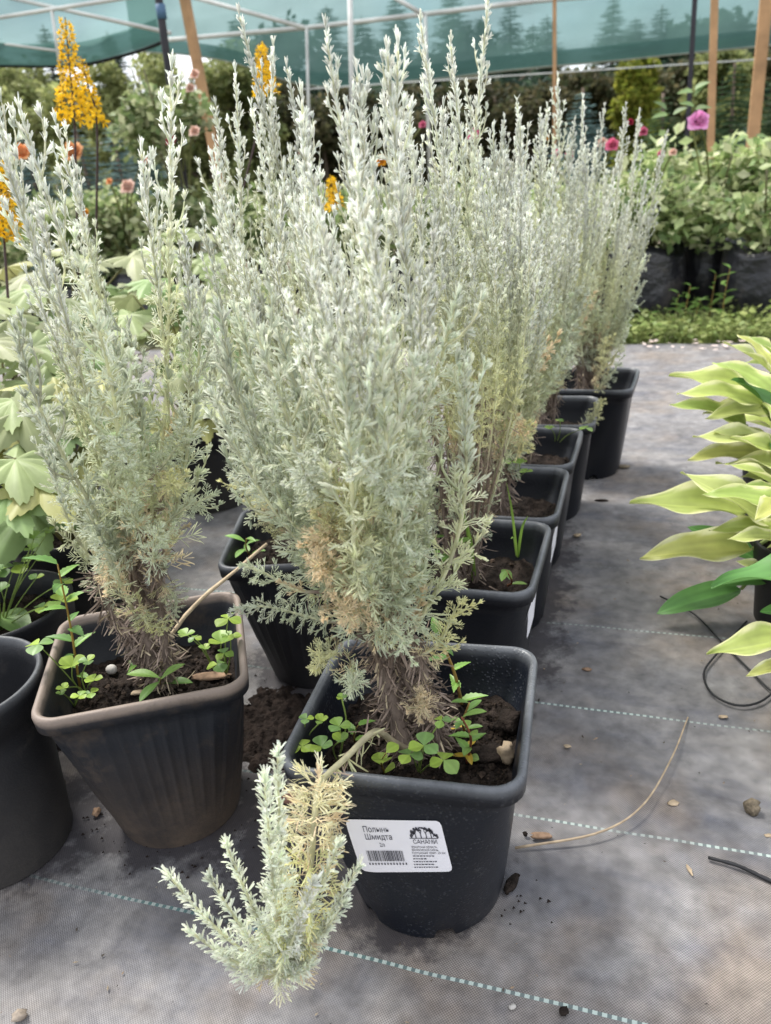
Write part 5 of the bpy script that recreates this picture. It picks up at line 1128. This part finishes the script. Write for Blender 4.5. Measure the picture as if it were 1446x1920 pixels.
# tall shoot near the large pink bloom
par = [o for o in COL.objects if o.name.startswith('rose_bush')][11]
RL = blade_mesh('leaf', 0.06, 0.034, ovate, 0.15, 0.15, serr=0.03, cin=(0.20, 0.29, 0.12), nu=10, nv=3, seed=3, mat='roseleaf')
stem(par, [at(1315, 330, 2.6), at(1300, 240, 2.58), at(1302, 165, 2.56)], 0.004, 0.002, (0.22, 0.24, 0.08), 'cane')
for (a, b, dx, dz) in ((1302, 168, 1, .5), (1300, 172, -1, .1), (1301, 180, .6, .6), (1302, 200, -.7, .3), (1303, 205, .9, .1), (1250, 205, -.6, .5), (1262, 215, .8, .4), (1252, 215, -1, .0)):
    put_leaf(par, RL, at(a, b, 2.56), (dx, -0.3, dz), (0, -0.6, 1), 0.85)
# tall weeds between the bags
for k, (px, py, Y, h) in enumerate(((1285, 585, 2.36, .13), (1330, 585, 2.4, .16), (1355, 590, 2.36, .18), (1265, 580, 2.4, .10), (1215, 590, 2.33, .05), (1305, 588, 2.34, .09))):
    b = at(px, py, Y); b[2] = -0.02
    sprout(['feathery weed', 'tall pale weed', 'yellow-green weed', 'dark leafy weed', 'low weed', 'broad weed'][k]+' growing between the two bags by the verge', b, b+Vector((0.01, 0, h)), 10, [TOOTH[0], SPOON[0]], seed=80+k, s0=2.4, s1=1.6, r=0.002, lift=0.6)
mb = MB(); rr = random.Random(6)
for i in range(40):
    p = gp(rr.uniform(1200, 1440), rr.gauss(648, 7)); s = rr.uniform(0.006, 0.014); a = rr.uniform(0, 6.28)
    mb.add([(p[0]+s*math.cos(a+q)*k, p[1]+s*math.sin(a+q)*k, 0.006+0.004*rr.random()) for q, k in ((0, 1), (1.57, .5), (3.14, 1), (4.71, .5))], [(0, 1, 2, 3)], (0.9, 0.75, 0.68))
o = mb.build('fallen_petals', M['petal'], smooth=False); o['kind'] = 'stuff'; tag(o, 'pale fallen petals on the fabric edge by the verge', 'petals')

# ------------------------------------------------------------------ trees and shrubs behind
def conifer(label, x, y, h, r, seed, cols, group=None, name='spruce_tree', dens=1.0, step=0.028):
    rr = random.Random(seed); o = root(name, label, 'tree', (x, y, -0.05), group)
    mb = MB(); tube(mb, [(0, 0, 0), (0.02, 0, h*0.5), (0, 0, h)], [h*0.022, h*0.014, 0.01], 8); mb.build('trunk', M['treebark'], o)
    mb = MB(); v = []; c = []; z = h*0.04; k = 0
    while z < h*0.985:
        t = z/h; L = r*(1-t)**0.85*rr.uniform(.8, 1.1)+0.04*r; nb = int(9*dens)
        for i in range(nb):
            a = rr.uniform(0, 6.28); out = np.array((math.cos(a), math.sin(a), 0)); Lb = L*rr.uniform(.6, 1.12); s = np.array((-math.sin(a), math.cos(a), 0)); nseg = 5
            for q in range(nseg):
                u = (q+0.4)/nseg; p = np.array((0, 0, z))+out*Lb*u+np.array((0, 0, -0.28*Lb*u+0.22*Lb*u*u)); w_ = (0.10+0.20*(1-u))*Lb+0.02*r
                for sg in (-1, 1):
                    d = out*0.6+s*sg*rr.uniform(.5, 1.0)+np.array((0, 0, rr.uniform(-.35, .15))); wd = out*0.22*w_+np.array((0, 0, 0.10*w_))
                    v += [p-wd*0.5, p+wd*0.6, p+d*w_+wd*0.15, p+d*w_-wd*0.2]; cc = np.array(cols[rr.randrange(len(cols))])*rr.uniform(.75, 1.25); c += [cc]*4
        z += h*step*rr.uniform(.7, 1.3)
    b = np.arange(len(v)//4)*4; mb.add(np.array(v), np.stack([b, b+1, b+2, b+3], 1).tolist(), np.array(c)); mb.build('crown', M['treeleaf'], o, smooth=False); return o
def broadleaf(label, x, y, h, r, seed, cols, n=5000, size=0.10, z0=0.2, group=None, name='broadleaf_tree', clumps=26, cat='tree'):
    rr = random.Random(seed); nr = np.random.default_rng(seed); o = root(name, label, cat, (x, y, -0.05), group)
    mb = MB(); tube(mb, [(0, 0, 0), (0.03, 0, h*0.4), (0, 0.02, h*0.85)], [h*0.022, h*0.015, 0.01], 8)
    for k in range(6):
        a = rr.uniform(0, 6.28); zb = h*rr.uniform(0.2, 0.6); tube(mb, [(0.02, 0, zb), (math.cos(a)*r*0.4, math.sin(a)*r*0.4, zb+h*0.15), (math.cos(a)*r*0.7, math.sin(a)*r*0.7, zb+h*0.25)], [h*0.01, h*0.007, 0.006], 6)
    mb.build('trunk', M['treebark'], o); mb = MB()
    for k in range(clumps):
        a = rr.uniform(0, 6.28); q = math.sqrt(rr.random())*0.8; zz = h*(z0+(0.93-z0)*rr.random()); w_ = math.sin(math.pi*min(1, max(0.12, (zz/h-z0*0.5)/(1.05-z0*0.5))))**0.6
        leaf_cloud(mb, n//clumps, (math.cos(a)*r*q*w_, math.sin(a)*r*q*w_, zz), (r*0.32, r*0.32, h*0.09), size, cols, nr)
    f = mb.build('crown', M['treeleaf'], o, smooth=False); return o
SPR = [(0.06, 0.10, 0.065), (0.08, 0.125, 0.075), (0.045, 0.08, 0.055)]; BSP = [(0.15, 0.23, 0.22), (0.19, 0.27, 0.26), (0.11, 0.18, 0.17)]
OLV = [(0.30, 0.33, 0.13), (0.36, 0.38, 0.16), (0.22, 0.26, 0.10)]; DRK = [(0.125, 0.12, 0.06), (0.16, 0.14, 0.075), (0.09, 0.105, 0.05)]; YGR = [(0.22, 0.26, 0.04), (0.28, 0.28, 0.05)]
def X(px, Y): return at(px, 330, Y)[0]
SG = 'spruces beyond the net'
for i, (px, Y, top, r, lab) in enumerate(((1140, 19, -12, 1.0, 'slender spruce beyond the net left of the sky gap'), (1225, 17, 5, 0.9, 'narrow spruce beyond the net next to the slender one'), (1025, 18, 22, 1.0, 'bushy spruce beyond the net to the left of the sky gap'), (1320, 18, 20, 1.1, 'wide spruce beyond the net behind the brown posts'),
        (1415, 16, -5, 1.1, 'tall spruce beyond the net near the rightmost post'), (960, 21, 0, 1.2, 'faint spruce beyond the net behind the tallest wormwood spire'), (860, 20, -30, 1.4, 'dim spruce beyond the net above the middle of the row'), (760, 19, -15, 1.3, 'dim spruce beyond the net above the stickered pot wormwood'), (40, 13, 30, 0.9, 'pale spruce behind the net at the far left'), (250, 15, 45, 1.0, 'spruce behind the net between the spike and the dark post'), (640, 18, 0, 1.3, 'dim spruce beyond the net behind the pale pipe'), (1500, 17, -30, 1.3, 'spruce at the right end of the spruce line'), (1180, 22, 30, 1.4, 'low spruce filling the line between the slender and the narrow one'), (1275, 21, 40, 1.4, 'low spruce filling the line behind the thin dark post'), (1365, 21, 25, 1.4, 'spruce filling the line between the two right posts'), (1000, 23, 40, 1.3, 'low spruce beside the bushy one'), (910, 22, 25, 1.5, 'spruce filling the line behind the tallest wormwood spire'), (700, 22, 20, 1.5, 'spruce filling the line right of the pale pipe'), (480, 18, 15, 1.4, 'spruce showing through the net above the bushy wormwood'), (140, 15, 30, 1.0, 'spruce showing through the net behind the tall yellow spike'))):
    h = at(px, top, Y)[2]; conifer(lab, X(px, Y), Y, h, r*1.5, 700+i, SPR, SG, dens=1.7, step=0.017)
for i, (px, Y, top, r, lab) in enumerate(((160, 5.6, 235, 0.50, 'small blue spruce behind the tall yellow spike'), (225, 5.3, 225, 0.45, 'small blue spruce between the spike and the dark post'), (275, 5.8, 222, 0.5, 'blue spruce close to the dark post'), (60, 5.4, 240, 0.5, 'blue spruce at the far left behind the roses'), (1400, 5.6, 230, 0.5, 'blue-green young spruce behind the rightmost post'), (1450, 5.2, 120, 0.6, 'dense green young spruce at the right edge'), (1235, 6.4, 175, 0.45, 'dark young spruce between the brown posts'), (1090, 6.6, 165, 0.5, 'blue-grey young spruce below the sky gap'), (1360, 7.2, 120, 0.6, 'dark green spruce between the two right posts'))):
    h = at(px, top, Y)[2]; conifer(lab, X(px, Y), Y, h+0.05, r*1.15, 740+i, BSP if i not in (5, 6, 8) else [(0.06, 0.10, 0.05), (0.08, 0.13, 0.06)], 'young spruces in the nursery beds', dens=1.2)
for i, (px, Y, top, r, cols, lab) in enumerate(((215, 9.0, 100, 0.75, OLV, 'olive-green weeping tree below the net edge'), (290, 9.5, 70, 0.85, OLV, 'olive-green tree left of the dark post'), (140, 10, 118, 0.8, OLV, 'olive-green tree behind the tall yellow spike'), (395, 9.2, 70, 0.8, OLV, 'green tree behind the left brown post'), (20, 10, 105, 0.9, OLV, 'light green tree at the far left below the net'), (80, 11, 100, 0.9, OLV, 'green tree filling the gap left of the tall yellow spike'), (450, 9.6, 80, 0.9, OLV, 'green tree behind the bushy wormwood tips'),
        (500, 10.5, 120, 0.8, DRK, 'dark shrub below the net behind the bushy wormwood'), (610, 10, 150, 0.8, DRK, 'dark shrub below the net by the pale pipe'), (720, 10.4, 160, 0.85, DRK, 'dark shrub below the net behind the front wormwood'), (830, 10, 150, 0.8, DRK, 'dark shrub below the net right of the thin pipe'), (930, 10.4, 135, 0.85, DRK, 'dark shrub beneath the tallest wormwood spire'),
        (1020, 10, 128, 0.7, DRK, 'brown-green shrub left of the sky gap'), (1130, 10.2, 120, 0.7, DRK, 'brown-green shrub right of the sky gap'), (1190, 8.6, 108, 0.28, YGR, 'bright yellow-green young tree in the dark hedge'), (1270, 10, 110, 0.7, DRK, 'dark shrub between the brown posts'), (1340, 9.4, 82, 0.5, OLV, 'olive shrub above the middle post'), (1430, 10, 90, 0.8, DRK, 'dark shrub at the right edge of the hedge'))):
    h = at(px, top, Y)[2]; broadleaf(lab, X(px, Y), Y, h+0.05, r, 770+i, cols, n=7000, size=0.085, z0=0.02, group='shrubs and trees under the net edge')
for i, (px, Y, top, r, lab) in enumerate(((900, 15, 20, 1.5, 'rounded leafy tree dim behind the back net, above the row'), (1290, 14, 35, 1.2, 'rounded leafy tree dim behind the back net, by the thin dark post'), (560, 14, 30, 1.5, 'rounded leafy tree dim behind the back net, left of the pale pipe'))):
    broadleaf(lab, X(px, Y), Y, at(px, top, Y)[2]+0.05, r, 820+i, SPR, n=4500, size=0.16, z0=0.1, group='leafy trees beyond the back net')
mb = MB(); nr = np.random.default_rng(3)
for k in range(0, 120): leaf_cloud(mb, 200, (-26+38*k/120+nr.normal()*0.4, 24+nr.normal()*1.5, 0.4+abs(nr.normal())*0.8), (1.0, 0.7, 0.7), 0.3, SPR, nr)
o = mb.build('distant_wood', M['treeleaf'], smooth=False); o['kind'] = 'stuff'; tag(o, 'far dark wood filling the gaps behind the nursery', 'wood')

# ------------------------------------------------------------------ shade net, frame, posts
def net(label, hem, ztop, seed):
    """hem: list of world points along the lower edge"""
    S = spline(hem, 60); mb = MB(); m = 14; vs = []
    for p in S:
        for j in range(m+1):
            t = j/m; vs.append((p[0]+0.05*fbm(p[0]*0.9, t*3, seed, 3), p[1]+0.10*fbm(p[0]*0.7, t*2.5, seed+4, 3)+(0.12*fbm(p[0]*1.6+t*2, t*6, seed+9, 3) if 0 < j else 0), p[2]+(ztop-p[2])*t))
    o = root('shade_net', label, 'shade net', (0, 0, 0)); mb.add(vs, [(i*(m+1)+j, (i+1)*(m+1)+j, (i+1)*(m+1)+j+1, i*(m+1)+j+1) for i in range(59) for j in range(m)]); mb.build('net_cloth', M['net'], o)
    mb = MB(); vs = []
    for i, p in enumerate(S):
        for j in range(5): vs.append((p[0]+0.05*fbm(p[0]*0.9, 0, seed, 3), p[1]-0.04-0.02*j/4+0.10*fbm(p[0]*0.7, 0, seed+4, 3)+0.03*fbm(p[0]*2.3, j*0.5, seed, 3), p[2]+0.12*j/4))
    mb.add(vs, [(i*5+j, (i+1)*5+j, (i+1)*5+j+1, i*5+j+1) for i in range(59) for j in range(4)]); mb.build('doubled_hem', M['net'], o)
    mb = MB(); tube(mb, [np.array(p)+np.array((0.05*fbm(p[0]*0.9, 0, seed, 3), 0.10*fbm(p[0]*0.7, 0, seed+4, 3), 0)) for p in S], 0.012, 6); mb.build('hem_cord', M['blacktube' if seed == 1 else 'pipe'], o); return o
net('teal shade net on the left with a black cord along its hem', [at(-160, 124, 4.2), at(0, 123, 4.4), at(100, 122, 4.5), at(160, 118, 4.6), at(230, 100, 4.7), at(302, 76, 4.8)], 3.4, 1)
net('long teal shade net across the back with trees showing through', [at(250, 95, 8.2), at(420, 112, 8.2), at(590, 160, 8.2), at(800, 148, 8.2), at(960, 130, 8.2), at(1200, 108, 8.2), at(1446, 84, 8.2), at(1700, 70, 8.2)], 4.6, 2)
fr = root('net_frame', 'pale pipe frame carrying the teal shade nets', 'frame', (0, 0, 0))
def pipe(a, b, r=0.022, mat='pipe'):
    mb = MB(); tube(mb, [a, b], r, 8); mb.build('pipe', M[mat], fr)
for (x0, y0, x1, y1, Y, r) in ((-60, 42, 260, -8, 4.3, .012), (10, -6, 320, 62, 4.45, .012), (97, 17, 112, 122, 4.3, .010), (-40, 76, 105, 95, 4.4, .008), (300, 76, 575, 52, 7.9, .022), (575, 52, 792, 27, 7.9, .022), (792, 27, 1000, 2, 7.9, .022), (360, -6, 572, 52, 7.7, .020), (735, -8, 795, 28, 7.7, .020), (575, 52, 582, 330, 7.85, .016), (797, 28, 806, 330, 7.85, .018), (655, -60, 664, 340, 6.5, .022), (1000, 2, 1500, -40, 7.9, .02), (560, 168, 1446, 110, 7.6, .006)):
    pipe(at(x0, y0, Y), at(x1, y1, Y), r)
def post(label, x0, y0, x1, y1, Y, w_, mat, name='wooden_post', extra=None):
    a = np.array(at(x0, y0, Y)); b = np.array(at(x1, y1, Y)); d = a-b; bot = b-d*((b[2]+0.03)/d[2]); top = b+d*((2.6-b[2])/d[2])
    o = root(name, label, 'post', bot); mb = MB()
    if name == 'wooden_post':
        vs = []; 
        for p in (bot, top):
            for sx, sy in ((-1, -1), (1, -1), (1, 1), (-1, 1)): vs.append(p-bot+np.array((sx*w_/2, sy*w_/2, 0)))
        bev = [(0, 1, 5, 4), (1, 2, 6, 5), (2, 3, 7, 6), (3, 0, 4, 7), (3, 2, 1, 0), (4, 5, 6, 7)]; mb.add(vs, bev); mb.build('post_body', M[mat], o, smooth=False)
    else: tube(mb, [bot-bot, (top-bot)*0.5, top-bot], w_/2, 10); mb.build('post_body', M[mat], o)
    if extra:
        mb = MB(); e = np.array(extra)-bot; tube(mb, [e-np.array((0, 0, .02)), e+np.array((0, 0, .035))], w_/2+0.004, 10); mb.build('fitting', M['bluetape'], o)
    return o
post('brown wooden post at the right edge of the roses', 1437, 0, 1408, 300, 5.0, 0.062, 'wood')
post('brown wooden post behind the large pink bloom', 1340, 0, 1333, 260, 5.0, 0.04, 'wood')
post('thin dark brown post left of the pink bloom', 1303, 0, 1295, 140, 6.0, 0.032, 'darkpost')
post('thin grey-brown post above the last wormwood tips', 1040, 0, 1040, 200, 6.5, 0.026, 'wood')
post('brown wooden post right of the dark post at the left', 347, 0, 372, 130, 5.0, 0.055, 'wood')
post('dark round post with a blue fitting behind the airy wormwood', 298, 0, 328, 215, 3.0, 0.034, 'darkpost', 'dark_post', at(303, 26, 3.0))
